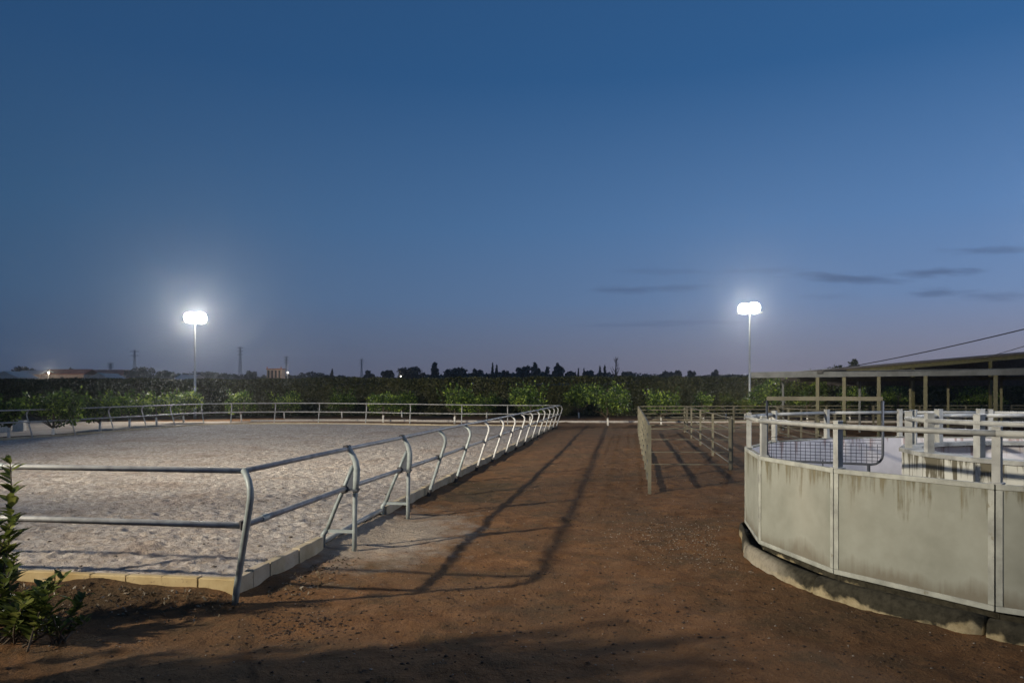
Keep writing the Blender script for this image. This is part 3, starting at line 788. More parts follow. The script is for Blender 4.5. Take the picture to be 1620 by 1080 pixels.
mast(at(308.5, 51), 51, 6.65, (-6, 22, 0), 'lit floodlight mast standing left of the photo among young citrus trees', 9500, 150)
mast(at(1186, 51), 51, 7.3, (2, 22, 0), 'lit floodlight mast rising just left of the long grey canopy', 4500, 150)
mast(-13.0, .9, 5.75, (7.0, 15.0, 4.9), 'floodlight mast on the near left side of the arena', 18500, 77, colr=(1.0, .90, .74), blend=1.0, beam=(68000, 75, (-4.2, 25, 8)))
# lamp on the drive column at the middle of the walker, right of the picture
wl = thing('walker_lamp_column', (WC.x, WC.y, 0), 'steel drive column with a lit lamp in the middle of the horse walker', 'lamp column')
m = MB(); m.tube([(WC.x, WC.y, -.05), (WC.x, WC.y, 1.6), (WC.x, WC.y, 3.2)], [.14, .11, .06], 12); m.build('column', M['white_steel'], wl, smooth=True)
m = MB(); m.tube([(WC.x, WC.y, 3.2), (WC.x, WC.y, 3.26), (WC.x, WC.y, 3.46), (WC.x, WC.y, 3.52)], [.08, .15, .15, .06], 14); m.build('lamp_globe', M['tiny_lamp'], wl, smooth=True)
L = bpy.data.lights.new('walker_lamp', 'POINT'); L.energy = 450; L.color = (.88, .90, 1.0); L.shadow_soft_size = .2
lo = bpy.data.objects.new('walker_lamp', L); col.objects.link(lo); lo.parent = wl; lo.location = (0, 0, 3.72)

# ------------------------------------------------------------------ plants
def clump_points(rs, blobs, n, shell=.55):
    """points spread through a set of ellipsoid blobs, denser at their surface"""
    w = np.array([b[3] * b[4] * b[5] for b in blobs]) ** .66; w /= w.sum()
    idx = rs.choice(len(blobs), n, p=w); d = rs.randn(n, 3); d /= np.linalg.norm(d, axis=1, keepdims=True)
    r = shell + (1 - shell) * rs.rand(n)
    B = np.array(blobs)[idx]
    return B[:, :3] + d * B[:, 3:6] * r[:, None], d
def citrus_proto(seed, W, z0, z1, nleaf=1700, yellow=False, label='citrus', L=.13):
    rs = np.random.RandomState(seed)
    root = thing('citrus_tree', (0, 0, 0), label, 'tree', 'young citrus trees around the arena')
    m = MB(); lean = rs.uniform(-.08, .08)
    m.tube([(0, 0, -.1), (lean * .4, 0, .3), (lean, .02, z0 + .25), (lean * 1.4, 0, z0 + .6 * (z1 - z0))], [.058, .05, .042, .018], 9)
    tr_ = m.build('trunk', M['limetrunk'], root, smooth=True)
    m = MB()
    for i in range(6):
        a = rs.rand() * 6.28; r = W * (.3 + .4 * rs.rand())
        m.tube([(lean, 0, z0 + .05), (math.cos(a) * r * .5, math.sin(a) * r * .5, z0 + .35), (math.cos(a) * r, math.sin(a) * r, z0 + .4 + .5 * (z1 - z0) * rs.rand())], [.022, .016, .006], 5)
    m.build('limbs', M['bark'], root)
    blobs = []
    for i in range(11):
        a = rs.rand() * 6.28; r = W * .62 * math.sqrt(rs.rand()); s_ = W * (.24 + .2 * rs.rand()); hh = (z1 - z0)
        zc = z0 + hh * (.3 + .5 * rs.rand()) * (1 - .25 * r / W)
        blobs.append((math.cos(a) * r, math.sin(a) * r, zc, s_, s_, min(s_ * .85, hh * .35)))
    P_, N_ = clump_points(rs, blobs, int(nleaf * .8), .5)
    for i in range(13):                                            # upright young shoots
        a = rs.rand() * 6.28; r = W * .7 * math.sqrt(rs.rand()); zt = z1 - .25 + .3 * rs.rand()
        q = np.linspace(0, 1, 14)[:, None]; tip = np.array((math.cos(a) * r * 1.15, math.sin(a) * r * 1.15, zt)); b0_ = np.array((math.cos(a) * r * .8, math.sin(a) * r * .8, z0 + .45 * (z1 - z0)))
        sp = b0_ + (tip - b0_) * q + rs.randn(14, 3) * .03; P_ = np.concatenate([P_, sp]); nn = rs.randn(14, 3); nn[:, 2] = abs(nn[:, 2]) + .6; N_ = np.concatenate([N_, nn])
    leaf_mesh('crown', P_, N_, L, .5, M['citrus_yellow'] if yellow else M['citrus'], root, seed=seed)
    return root
# (photo column, photo row of the trunk foot, half crown width in photo px, photo row of the top, label)
TREES = [
 (14, 694, 30, 632, 'leafy young tree cut by the left edge of the photo behind the rail'),
 (84, 694, 46, 620, 'wide bright green citrus tree with a thick white trunk near the left edge'),
 (158, 685, 34, 624, 'second white trunked citrus tree from the left edge behind the curved rail'),
 (205, 678, 32, 621, 'citrus tree with upright shoots between the second and fourth white trunks on the left'),
 (248, 674, 28, 622, 'low citrus tree just left of the left floodlight pole'),
 (291, 670, 30, 617, 'citrus tree with tall shoots standing at the foot of the left floodlight pole'),
 (382, 667, 22, 620, 'lone rounded citrus tree right of the left floodlight behind the arena corner'),
 (450, 662, 27, 620, 'flat topped bright citrus tree behind the far rail, first past the rounded one'),
 (541, 661, 24, 615, 'dim citrus tree behind the middle of the far arena rail'),
 (606, 670, 26, 624, 'low citrus tree with a short white trunk close behind the far rail'),
 (636, 660, 24, 620, 'small citrus tree standing farther back right of the short white trunk'),
 (719, 671, 30, 609, 'spiky topped citrus tree below the round pine on the skyline'),
 (770, 661, 20, 622, 'faint dark citrus tree between two brighter ones behind the far rail'),
 (838, 670, 33, 606, 'tall bright citrus tree at the far right corner of the arena'),
 (916, 661, 28, 606, 'dark citrus tree with a straight white trunk at the end of the dirt path'),
 (962, 673, 40, 604, 'largest citrus tree with a forked white trunk at the end of the dirt path'),
 (1046, 672, 32, 616, 'wide low citrus tree behind the near corner of the beige pens'),
 (1113, 668, 16, 621, 'small round citrus tree behind the middle of the pen rails'),
 (1148, 662, 15, 624, 'narrow yellowish shrub like citrus tree left of the right floodlight pole'),
 (1178, 663, 17, 630, 'low yellow green citrus tree at the foot of the right floodlight pole'),
 (1218, 672, 32, 597, 'tall glossy citrus tree under the left end of the canopy'),
 (1278, 670, 32, 602, 'glossy citrus tree seen between the first canopy posts'),
 (1345, 668, 26, 606, 'shaded citrus tree behind the middle canopy posts'),
 (1420, 666, 24, 606, 'shaded citrus tree behind the fourth canopy post'),
 (1545, 668, 34, 608, 'dark citrus tree between the two rightmost canopy posts'),
]
protos = {}
for i, (px, py, hw, pt, lab) in enumerate(TREES):
    Y = dist(py); x = at(px, Y); W = hw / F * Y; W *= 1.3; z1 = zat(pt, Y) + .1; z0 = .34 if W > .8 else .25
    yel = px in (1148, 1178)
    if px in (1218, 1278): z0 = .9
    t_ = citrus_proto(100 + i, W, z0, z1, int(650 + 900 * W), yel, lab, .15)
    t_.location = (x, Y, gz(x, Y)); ROOT[t_.name] = Vector(t_.location); t_.rotation_euler = (0, 0, 0)

# near bush at the left edge: stems with pointed leaves
def stem_bush(root, stems, mat, L, W=.34, seed=1):
    rs = np.random.RandomState(seed); V = []; Q = []; b = 0; ms = MB()
    for (p0, p1, bend) in stems:
        p0 = np.array(p0); p1 = np.array(p1); n = max(5, int(np.linalg.norm(p1 - p0) / .028)); side = rs.randn(3) * bend; side[2] *= .2
        path = [p0 + (p1 - p0) * t + side * math.sin(math.pi * t * .8) for t in np.linspace(0, 1, n)]
        ms.tube([tuple(q) for q in path], [.007 * (1 - .7 * i / n) + .0015 for i in range(n)], 5)
        for i in range(2, n):
            for _ in range(2 if i > n * .25 else 1):
                a = rs.rand() * 6.28; f = i / n
                t = np.array((math.cos(a), math.sin(a), .55 + .7 * f * rs.rand())); t /= np.linalg.norm(t)
                s_ = np.cross(t, (0, 0, 1.)); s_ /= np.linalg.norm(s_) + 1e-9; w = np.cross(s_, t)
                l = L * (.55 + .7 * rs.rand()) * (1 - .35 * max(0, f - .8) / .2); wd = l * W; c = path[i]
                pts = [(0, 0, 0), (.28, .42, .05), (.6, .45, .03), (1, 0, -.14), (.6, -.45, .03), (.28, -.42, .05), (.3, 0, -.015), (.62, 0, -.05)]
                for (x_, y_, z_) in pts: V.append(c + t * l * x_ + s_ * wd * y_ + w * l * z_)
                Q += [(b, b + 1, b + 6), (b, b + 6, b + 5), (b + 1, b + 2, b + 7), (b + 1, b + 7, b + 6), (b + 6, b + 7, b + 4), (b + 6, b + 4, b + 5), (b + 2, b + 3, b + 7), (b + 7, b + 3, b + 4)]; b += 8
    ms.build('stems', M['bark'], root, smooth=True)
    npmesh('foliage', np.array(V), np.array(Q), mat, root, smooth=True)
bush = thing('leafy_bush', (-3.75, 5.35, 0), 'leafy green bush with pointed leaves at the left edge before the rail', 'bush')
rs = np.random.RandomState(12); st = []
st += [((-3.80, 5.35, 0), (-3.66, 5.30, 1.27), .05), ((-3.8, 5.4, 0), (-3.50, 5.25, .84), .06), ((-3.75, 5.3, 0), (-3.47, 5.2, .62), .05), ((-3.9, 5.3, 0), (-3.80, 5.2, 1.10), .05)]
for i in range(20):
    a = rs.rand() * 6.28; r = .36 * rs.rand(); st.append(((-3.98 + .3 * math.cos(a), 5.35 + .25 * math.sin(a), 0), (-3.98 + math.cos(a) * r, 5.35 + math.sin(a) * r * .8, .35 + .55 * rs.rand()), .07))
for i in range(12): st.append(((-3.5 + rs.randn() * .08, 5.25 + rs.randn() * .08, 0), (-3.4 + rs.randn() * .14, 5.2 + rs.randn() * .12, .18 + .25 * rs.rand()), .05))
stem_bush(bush, st, M['bush'], .14, .42, 3)
tuft = thing('leafy_tuft', (-3.2, 5.22, 0), 'small low tuft of dark leaves on the dirt beside the leafy bush', 'plant')
st = [((-3.2 + rs.randn() * .03, 5.22 + rs.randn() * .03, 0), (-3.2 + rs.randn() * .09, 5.22 + rs.randn() * .08, .10 + .1 * rs.rand()), .03) for _ in range(11)]
stem_bush(tuft, st, M['bush'], .075, .45, 5)
# taller shrubs of the same row, just outside the picture: their shade lies across the bottom of the photograph
shr = thing('leafy_bush', (-4.35, 3.75, 0), 'tall dense shrub growing nearest the camera beside the leafy bush', 'bush')
st = []
for i in range(190):
    f = rs.rand(); cx = -5.6 + 2.4 * f; cy = 3.25 + .55 * f + rs.randn() * .16
    st.append(((cx, cy, 0), (cx + rs.randn() * .18, cy + rs.randn() * .18, 1.0 + 1.08 * rs.rand()), .06))
stem_bush(shr, st, M['bush'], .13, .4, 8)

# tall hedge of the mature orchard
rs = np.random.RandomState(21)
n = 125000; X = rs.rand(n) * 124 - 64; face = rs.rand(n)
hz_ = 2.86 + .10 * fbm(X * .12, X * 0 + 3, 3, 2) * 2 + .16 * fbm(X * .9, X * 0 + 9, 3, 4) * 2 + .14 * sstep(-20, 10, X)
dep = rs.rand(n)
Zt = np.where(face < .68, hz_ * (1 - rs.rand(n) ** 1.25 * .97), hz_ - .35 * rs.rand(n) ** 2)
Yf = 57.0 + .9 * fbm(X * .35, Zt * .8, 3, 7) * 2 + .5 * fbm(X * 1.4, Zt * 1.4, 2, 17) - .35 * (1 - Zt / 3)
Yh_ = np.where(face < .68, Yf + .5 * dep ** 2, 57.2 + 4.4 * dep)
Nn = np.where((face < .68)[:, None], np.array([0, -1, .5]), np.array([0, -.2, 1.]))
hedge = thing('orchard_hedge', (-2, 57, 0), 'tall dark dense orchard hedge stretching behind the young trees', 'hedge')
leaf_mesh('foliage', np.stack([X, Yh_, np.maximum(Zt, .02)], 1), Nn, .20, .6, M['hedge'], hedge, seed=4)
m = MB(); vs = []
for i in range(63):
    x = -64 + 2 * i; w = 57.75 + .25 * math.sin(i * 1.3)
    vs += [(x, w, -.1), (x, w + .1, 2.45 + .12 * math.sin(i * .7)), (x, 61.4, 2.5), (x, 61.5, -.1)]
m.add(vs, [(4 * i + j, 4 * i + 4 + j, 4 * i + 5 + j, 4 * i + 1 + j) for i in range(62) for j in range(3)])
m.build('inner_branches', M['hedge'], hedge)

# ------------------------------------------------------------------ irrigation kerb and block
m = MB()
for i in range(24):
    x = -15.6 + i * 2.0; m.box((x + 1, 44.2 + .03 * math.sin(i), gz(x, 44.2) + .03), (1.985, .17, .17), .002 * math.sin(i * 2), .015)
tag(m.build('irrigation_kerb', M['white_wall'], org=(8, 44.2, 0)), 'long low whitish concrete kerb crossing behind the far rail', 'kerb')
Y = 33.5; m = MB(); m.box((at(31, Y), Y, .22), (.42, .42, .5), .3, .03); m.box((at(31, Y), Y, .49), (.5, .5, .05), .3, .015)
tag(m.build('irrigation_box', M['white_wall'], org=(at(31, Y), Y, 0)), 'white concrete irrigation box behind the rail at far left', 'irrigation box')
m = MB(); m.beam((at(-60, 31), 31, .2), (at(13, 33), 33, .2), .2, .42); m.beam((at(-60, 31), 31, .43), (at(13, 33), 33, .43), .26, .05)
tag(m.build('low_wall', M['white_wall'], org=(at(0, 32), 32, 0)), 'low whitewashed wall at the left edge behind the rail', 'wall')

# ------------------------------------------------------------------ far background
def far_tree(px, Y, hw, pt, kind, lab, base_row=600, group='trees on the skyline'):
    x = at(px, Y); z0 = gz(x, Y); W = hw / F * Y; zt = zat(pt, Y) - z0; rs = np.random.RandomState(px)
    root = thing({'cypress': 'cypress_tree', 'pine': 'pine_tree', 'round': 'round_tree', 'bare': 'bare_tree'}[kind], (x, Y, z0), lab, 'tree', group)
    m = MB()
    if kind == 'bare':
        m.tube([(x, Y, z0 - .2), (x + .1, Y, z0 + zt * .45), (x + .35, Y, z0 + zt * .95)], [.3, .2, .05], 7); m.build('trunk', M['bark'], root, smooth=True)
        m = MB()
        for i in range(34):
            f = .3 + .6 * rs.rand(); a = rs.rand() * 6.28; l = W * (.5 + .6 * rs.rand()) * (1.1 - f * .5)
            b = Vector((x + .3 * f, Y, z0 + zt * f)); e = b + Vector((math.cos(a) * l, math.sin(a) * l, l * 1.5 * (.5 + rs.rand())))
            e.z = min(e.z, z0 + zt); m.tube([b, (b + e) / 2 + Vector((0, 0, -.1)), e], [.09, .06, .03], 5)
        m.build('branches', M['bark'], root); return root
    m.tube([(x, Y, z0 - .2), (x, Y, z0 + zt * .6)], [.28, .15], 7); m.build('trunk', M['bark'], root, smooth=True)
    blobs = []
    if kind == 'cypress':
        for i in range(7):
            f = i / 6; blobs.append((x + rs.randn() * W * .1, Y, z0 + zt * (.12 + .8 * f), W * (1.0 - .75 * f ** 1.5), W * (1 - .75 * f ** 1.5), zt * .13))
        n = 900; L = .5
    else:
        for i in range(int(9 + W)):
            a = rs.rand() * 6.28; r = W * .75 * math.sqrt(rs.rand()); s_ = max(.6, W * (.2 + .2 * rs.rand()))
            lo = .45 if kind == 'pine' else .3
            zc = z0 + zt * (lo + (.9 - lo) * rs.rand()) * (1 - .2 * (r / W) ** 2) ; s_z = min(s_, zt * .22)
            zc = min(zc, z0 + zt - s_z * .9)
            blobs.append((x + math.cos(a) * r, Y + math.sin(a) * r * .6, zc, s_, s_, s_z))
        blobs.append((x, Y, z0 + zt * .82, W * .3, W * .3, zt * .18)); blobs.append((x, Y, z0 + zt * .4, W * .8, W * .6, zt * .35))
        n = int(900 + 160 * W); L = min(.75, W * .4)
    P_, N_ = clump_points(rs, blobs, n, .35)
    leaf_mesh('crown', P_, N_, L if Y > 150 else .35, .6, M['far_tree' if Y > 150 else 'hedge'], root, seed=px)
    return root
BT = [
 (36, 250, 32, 580, 'round', 'flat dark tree mass on the skyline above the white shed'),
 (112, 260, 8, 581, 'round', 'tiny round tree rising above the red tiled roofs'),
 (222, 240, 26, 580, 'round', 'dark tree on the skyline below the second pylon from the left'),
 (262, 250, 20, 586, 'round', 'low dark tree between the second pylon and the left floodlight'),
 (330, 240, 24, 588, 'round', 'low dark tree on the skyline right of the left floodlight pole'),
 (393, 240, 13, 586, 'round', 'round dark tree just right of the tallest pylon'),
 (525, 230, 4, 584, 'cypress', 'lone small cypress left of the middle of the far rail'),
 (583, 240, 10, 586, 'round', 'small low tree left of the umbrella pines'),
 (612, 240, 12, 585, 'round', 'low tree at the left end of the umbrella pine mass'),
 (650, 235, 26, 580, 'pine', 'broad umbrella pine forming the left of the pine mass'),
 (688, 230, 9, 571, 'pine', 'tall pine crown standing above the umbrella pine mass'),
 (722, 235, 24, 581, 'pine', 'broad umbrella pine right of the tall pine crown'),
 (752, 240, 12, 583, 'round', 'low tree between the umbrella pines and the cypress pair'),
 (779, 225, 3, 574, 'cypress', 'taller left cypress of the pair in the middle of the skyline'),
 (786, 225, 4, 577, 'cypress', 'shorter right cypress of the pair in the middle of the skyline'),
 (798, 240, 7, 585, 'round', 'small mound shaped tree right of the cypress pair'),
 (830, 235, 14, 579, 'round', 'rounded tree at the left foot of the big skyline tree'),
 (847, 228, 11, 572, 'round', 'largest dark tree of the middle skyline above the arena corner'),
 (865, 232, 5, 578, 'round', 'small ball shaped tree between two large skyline trees'),
 (882, 230, 11, 573, 'round', 'broad square topped tree right of the ball shaped one'),
 (903, 240, 12, 586, 'round', 'low tree between the square topped tree and a thin cypress'),
 (915, 232, 2, 583, 'cypress', 'thin cypress right of the square topped tree'),
 (924, 232, 3, 583, 'cypress', 'short cypress at the left of the low rounded trees'),
 (934, 240, 12, 585, 'round', 'low rounded tree left of the two pointed cypresses'),
 (949, 228, 3, 578, 'cypress', 'left one of the two pointed cypresses by the bare tree'),
 (957, 228, 4, 578, 'cypress', 'cypress standing directly left of the bare tree'),
 (973, 190, 8, 564, 'bare', 'leafless bare tree on the skyline above the dirt path'),
 (992, 240, 10, 588, 'round', 'low mound of foliage right of the bare tree'),
 (1053, 240, 6, 585, 'round', 'tiny dark tree left of the right floodlight'),
 (1070, 240, 10, 586, 'round', 'low tree midway between the bare tree and right floodlight'),
 (1092, 240, 10, 586, 'round', 'low rounded tree left of the wide flat one'),
 (1133, 235, 11, 585, 'round', 'wide flat dark tree near the right floodlight pole'),
 (1282, 110, 6, 580, 'round', 'small dark crown above the canopy left of the cable bracket'),
 (1322, 95, 17, 574, 'round', 'low leafy crown above the canopy at the foot of the upper cable'),
 (1352, 90, 23, 566, 'round', 'leafy crown rising above the canopy fascia under the upper cable'),
]
for a in BT: far_tree(*a)
# continuous low wood that reads as one mass
rs = np.random.RandomState(31); n = 26000
X = rs.rand(n) * 330 - 175; Yw = 270 + 25 * rs.rand(n)
hh = 3.4 + 3.0 * fbm(X * .05, X * 0, 4, 6) * 2 + 1.2 * fbm(X * .35, X * 0 + 5, 3, 3) * 2
Zw = 5.0 + np.maximum(hh, .8) * rs.rand(n) ** .7
tag(leaf_mesh('distant_wood', np.stack([X, Yw, Zw], 1), rs.randn(n, 3), 1.3, .6, M['far_tree'], seed=6), 'distant low dark wood along the horizon behind the hedge', None, None, 'stuff')

def house(px0, px1, Y, eave_row, ridge_row, lab, wall, roof, name='farm_building', gable=False, depth=9):
    x0, x1 = at(px0, Y), at(px1, Y); xm = (x0 + x1) / 2; zg = gz(xm, Y); ze, zr = zat(eave_row, Y), zat(ridge_row, Y)
    root = thing(name, (xm, Y, zg), lab, 'building', 'buildings beyond the hedge')
    m = MB(); m.box((xm, Y + depth / 2, (ze + zg) / 2 - .3), (x1 - x0, depth, ze - zg + .6)); m.build('wall', wall, root)
    m = MB(); e = .35
    if gable:
        q = [(x0 - e, ze - .1), (xm, zr), (x1 + e, ze - .1), (x1 + e, ze + .12), (xm, zr + .25), (x0 - e, ze + .12)]
        m.add([(a, Y - e, b) for a, b in q] + [(a, Y + depth + e, b) for a, b in q], [(0, 1, 4, 5), (1, 2, 3, 4), (6, 11, 10, 7), (7, 10, 9, 8), (0, 5, 11, 6), (5, 4, 10, 11), (4, 3, 9, 10), (3, 2, 8, 9), (2, 1, 7, 8), (1, 0, 6, 7)])
        m.add([(x0, Y, ze), (x1, Y, ze), (xm, Y, zr)], [(0, 1, 2)])
    else:
        ys = [Y - e, Y + depth / 2, Y + depth + e]; zs = [ze - .1, zr, ze - .1]
        m.add([(x, ys[i], zs[i] + d) for d in (0, .2) for x in (x0 - e, x1 + e) for i in range(3)],
              [(0, 1, 4, 3), (1, 2, 5, 4), (6, 9, 10, 7), (7, 10, 11, 8), (0, 3, 9, 6), (2, 8, 11, 5), (0, 6, 7, 1), (1, 7, 8, 2), (3, 4, 10, 9), (4, 5, 11, 10)])
    m.build('roof', roof, root)
    n = max(1, int((x1 - x0) / 4))
    for i in range(n):
        xx = x0 + (x1 - x0) * (i + .5) / n; m = MB(); zc = zg + .55 * (ze - zg); m.box((xx, Y - .02, zc), (1.0, .1, 1.2)); m.build('window', M['dark_open'], root)
    return root
house(-12, 26, 205, 597, 588, 'white gabled shed at the left edge beyond the hedge', M['white_wall'], M['white_wall'], gable=True)
house(22, 64, 235, 592, 586, 'long low tan building right of the white shed', M['render_wall'], M['pale_roof'])
house(64, 132, 240, 592, 584, 'red tiled farmhouse under the tiny round tree', M['render_wall'], M['tile_roof'])
house(112, 192, 255, 593, 585, 'longest red tiled roof left of the second pylon', M['render_wall'], M['tile_roof'])
house(140, 172, 190, 600, 591, 'small pale gabled hut in front of the red roofs', M['pale_roof'], M['pale_roof'], gable=True)
house(276, 302, 190, 600, 593, 'pale hut hidden behind the hedge near the left floodlight pole', M['pale_roof'], M['pale_roof'], gable=False)
# small block with dark slits
Y = 230; x0, x1 = at(422, Y), at(445, Y); xm = (x0 + x1) / 2; zg = gz(xm, Y); zt = zat(584, Y)
bl = thing('slit_building', (xm, Y, zg), 'small square building with dark vertical slits right of the tallest pylon', 'building', 'buildings beyond the hedge')
m = MB(); m.box((xm, Y + 2, (zt + zg) / 2 - .3), (x1 - x0, 4, zt - zg + .6)); m.build('wall', M['render_wall'], bl)
m = MB(); m.box((xm, Y + 2, zt + .12), (x1 - x0 + .4, 4.4, .24)); m.box((x0 + .1, Y + .1, zt + .5), (.25, .25, .6)); m.box((x1 - .1, Y + .1, zt + .5), (.25, .25, .6)); m.build('parapet', M['tile_roof'], bl)
for i in range(4):
    xx = x0 + (x1 - x0) * (i + .5) / 4; m = MB(); m.box((xx, Y - .02, zt - 1.5), (.55, .1, 2.3)); m.build('window', M['dark_open'], bl)
# pylons
def pylon(px, Y, top_row, arm, lab, w=1.7):
    x = at(px, Y); z0 = gz(x, Y); H = zat(top_row, Y) - z0
    root = thing('power_pylon', (x, Y, z0), lab, 'pylon', 'power pylons on the horizon'); m = MB()
    lv = [0, .2, .38, .54, .68, .8, .9, 1.0]; ww = [w * (1 - .82 * f ** .8) for f in lv]
    for a, b in ((-1, -1), (1, -1), (1, 1), (-1, 1)):
        m.tube([(x + a * q, Y + b * q, z0 + f * H) for f, q in zip(lv, ww)], .14, 5)
    for i in range(len(lv) - 1):
        for b in (-1, 1):
            m.tube([(x - ww[i], Y + b * ww[i], z0 + lv[i] * H), (x + ww[i + 1], Y + b * ww[i + 1], z0 + lv[i + 1] * H)], .09, 4)
            m.tube([(x + ww[i], Y + b * ww[i], z0 + lv[i] * H), (x - ww[i + 1], Y + b * ww[i + 1], z0 + lv[i + 1] * H)], .09, 4)
    m.build('tower', M['pylon'], root); m = MB()
    for f in ((.86, .97) if arm else (.82, .9, .98)):
        A = (3.6 if arm else 2.4); m.beam((x - A, Y, z0 + f * H), (x + A, Y, z0 + f * H), .3, .3)
        for s_ in (-1, 1): m.tube([(x + s_ * A, Y, z0 + f * H), (x, Y, z0 + f * H + 1.4)], .09, 4)
    m.build('crossarm', M['pylon'], root)
pylon(175, 520, 574, False, 'short power pylon nearest the red roofs, leftmost on the horizon')
pylon(213, 560, 554, True, 'power pylon with a wide flat top, second from the left')
pylon(380, 560, 549, False, 'tallest power pylon, right of the left floodlight')
pylon(453, 640, 564, False, 'small power pylon right of the slit building')
pylon(572, 720, 568, False, 'faintest power pylon left of the umbrella pines', 1.5)
# tiny lit street lamps
for px, row, Y, lab in ((77, 590, 225, 'tiny lit lamp among the red roofs on the left'), (455, 589, 225, 'tiny lit lamp right of the slit building'), (634, 595, 220, 'tiny lit lamp in front of the umbrella pines')):
    x = at(px, Y); z0 = gz(x, Y); zt = zat(row, Y); root = thing('street_lamp', (x, Y, z0), lab, 'street lamp', 'tiny street lamps beyond the hedge')
    m = MB(); m.tube([(x, Y, z0), (x, Y, zt - .25)], .06, 6); m.build('pole', M['pole'], root)
    m = MB(); m.tube([(x, Y, zt - .16), (x, Y, zt - .09), (x, Y, zt + .09), (x, Y, zt + .16)], [.06, .14, .14, .06], 10); m.build('globe', M['tiny_lamp'], root, smooth=True)
    L = bpy.data.lights.new('street_light', 'POINT'); L.energy = 2600 if px == 77 else (900 if px == 455 else 150); L.color = (1, .82, .6); L.shadow_soft_size = .3
    lo = bpy.data.objects.new('street_light', L); col.objects.link(lo); lo.parent = root; lo.location = (0, -.6, zt - z0 + .5)

# ------------------------------------------------------------------ sky
w = bpy.data.worlds.new("World"); sc.world = w; w.use_nodes = True
class W_(N):
    def __init__(s): s.t = w.node_tree
kw = W_(); bg = w.node_tree.nodes['Background']
geo = kw.n('ShaderNodeTexCoord'); sx = kw.n('ShaderNodeSeparateXYZ'); kw.l(geo.outputs['Generated'], sx.inputs[0])
def s2l(c): return tuple((v / 255 / 12.92 if v / 255 <= .04045 else ((v / 255 + .055) / 1.055) ** 2.4) for v in c)
zz = sx.outputs[2]
rl = kw.ramp(zz, [(0, s2l((70, 79, 102))), (.05, s2l((70, 88, 116))), (.12, s2l((64, 93, 126))), (.215, s2l((54, 90, 127))), (.39, s2l((40, 78, 120))), (1, s2l((26, 52, 88)))])
rr = kw.ramp(zz, [(0, s2l((150, 138, 150))), (.05, s2l((142, 142, 160))), (.12, s2l((116, 143, 184))), (.215, s2l((94, 133, 182))), (.39, s2l((52, 100, 152))), (1, s2l((28, 55, 95)))])
az = kw.math('ARCTAN2', sx.outputs[0], sx.outputs[1])
azm = kw.mask(az, -.604, .604)
skyc = kw.mix(azm, rl, rr)
ns = kw.n('ShaderNodeTexSky'); ns.sky_type = 'NISHITA'; ns.sun_disc = False; ns.sun_elevation = R(-4); ns.sun_rotation = R(95); ns.dust_density = 1; ns.ozone_density = 3; ns.altitude = 20
nsv = kw.mix(1.0, ns.outputs[0], (3.0, 3.0, 3.0), 'MULTIPLY')
skyc = kw.mix(.08, skyc, nsv)
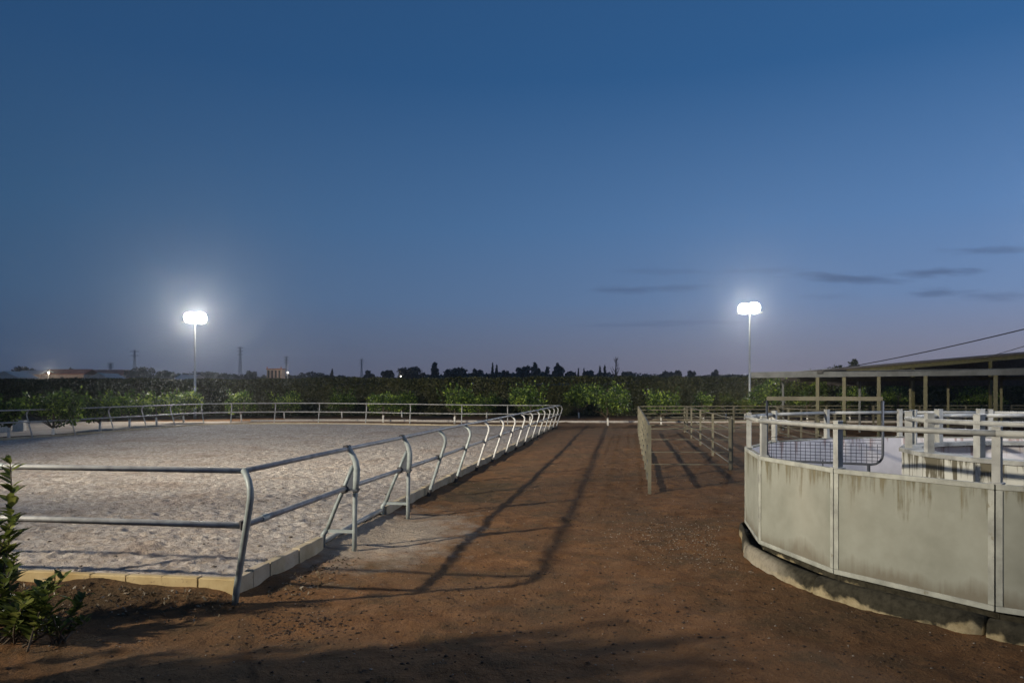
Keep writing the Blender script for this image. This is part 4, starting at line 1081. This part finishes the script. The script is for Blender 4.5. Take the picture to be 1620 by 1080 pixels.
# thin dark evening cloud streaks low in the sky
dx_ = kw.math('DIVIDE', sx.outputs[0], kw.math('MAXIMUM', sx.outputs[1], .05)); dv = kw.math('DIVIDE', zz, kw.math('MAXIMUM', sx.outputs[1], .05))
cv = kw.n('ShaderNodeCombineXYZ'); kw.l(kw.math('MULTIPLY', dx_, 22), cv.inputs[0]); kw.l(kw.math('MULTIPLY', dv, 120), cv.inputs[1])
nz = kw.n('ShaderNodeTexNoise'); nz.inputs['Scale'].default_value = 1.0; nz.inputs['Detail'].default_value = 4; nz.inputs['Roughness'].default_value = .6; kw.l(cv.outputs[0], nz.inputs['Vector'])
wob = kw.math('MULTIPLY', kw.math('SUBTRACT', nz.outputs['Fac'], .5), 2.6)
acc = None
for a_, e_, wa, we, st_, tilt in ((.453, .155, .055, .0062, 1, -.06), (.573, .163, .05, .0050, .95, .05), (.655, .192, .045, .0050, .7, .02), (.577, .136, .034, .0050, .8, .02),
        (.655, .131, .042, .006, .55, 0), (.160, .140, .036, .0052, .75, 0), (.222, .142, .036, .0042, .6, .03), (.205, .165, .045, .0042, .4, 0), (.17, .092, .06, .003, .45, 0), (.25, .096, .06, .003, .4, 0),
        (.345, .166, .04, .004, .35, .03), (.43, .130, .03, .005, .3, 0)):
    du = kw.math('DIVIDE', kw.math('SUBTRACT', dx_, a_), wa * 1.25)
    dw = kw.math('DIVIDE', kw.math('SUBTRACT', kw.math('SUBTRACT', dv, e_), kw.math('MULTIPLY', kw.math('SUBTRACT', dx_, a_), tilt)), we)
    rad = kw.math('ADD', kw.math('SQRT', kw.math('ADD', kw.math('MULTIPLY', du, du), kw.math('MULTIPLY', dw, dw))), wob)
    mk = kw.math('MULTIPLY', kw.mask(rad, 1.35, .25), st_)
    acc = mk if acc is None else kw.math('MAXIMUM', acc, mk)
skyc = kw.mix(kw.math('MULTIPLY', acc, .62), skyc, s2l((70, 86, 118)))
kw.l(skyc, bg.inputs[0]); bg.inputs[1].default_value = 1.0

# ------------------------------------------------------------------ evening haze
hm = bpy.data.materials.new('evening_haze'); hm.use_nodes = True; ht = hm.node_tree
ht.nodes.remove(ht.nodes['Principled BSDF'])
pv = ht.nodes.new('ShaderNodeVolumePrincipled'); pv.inputs['Color'].default_value = (.92, .96, 1, 1); pv.inputs['Density'].default_value = .00045; pv.inputs['Anisotropy'].default_value = .89
ht.links.new(pv.outputs[0], ht.nodes['Material Output'].inputs['Volume'])
m = MB(); m.box((0, 435, 24), (1100, 940, 52)); tag(m.build('haze', hm), None, None, None, 'stuff')

# ------------------------------------------------------------------ camera and render settings
cam = bpy.data.cameras.new('Camera'); co = bpy.data.objects.new('Camera', cam); col.objects.link(co)
co.location = (0, 0, HC); co.rotation_euler = (R(90), 0, 0)
cam.sensor_width = 36; cam.lens = F / 1620 * 36; cam.shift_y = (YH - 540) / 1620; cam.clip_end = 3000; cam.clip_start = .05
sc.camera = co
sc.view_settings.view_transform = 'Standard'; sc.view_settings.look = 'None'; sc.view_settings.exposure = 0; sc.view_settings.gamma = 1
cy = sc.cycles
cy.use_denoising = True; cy.max_bounces = 6; cy.diffuse_bounces = 3; cy.glossy_bounces = 2; cy.transmission_bounces = 3; cy.volume_bounces = 0
cy.caustics_reflective = False; cy.caustics_refractive = False; cy.sample_clamp_indirect = 4
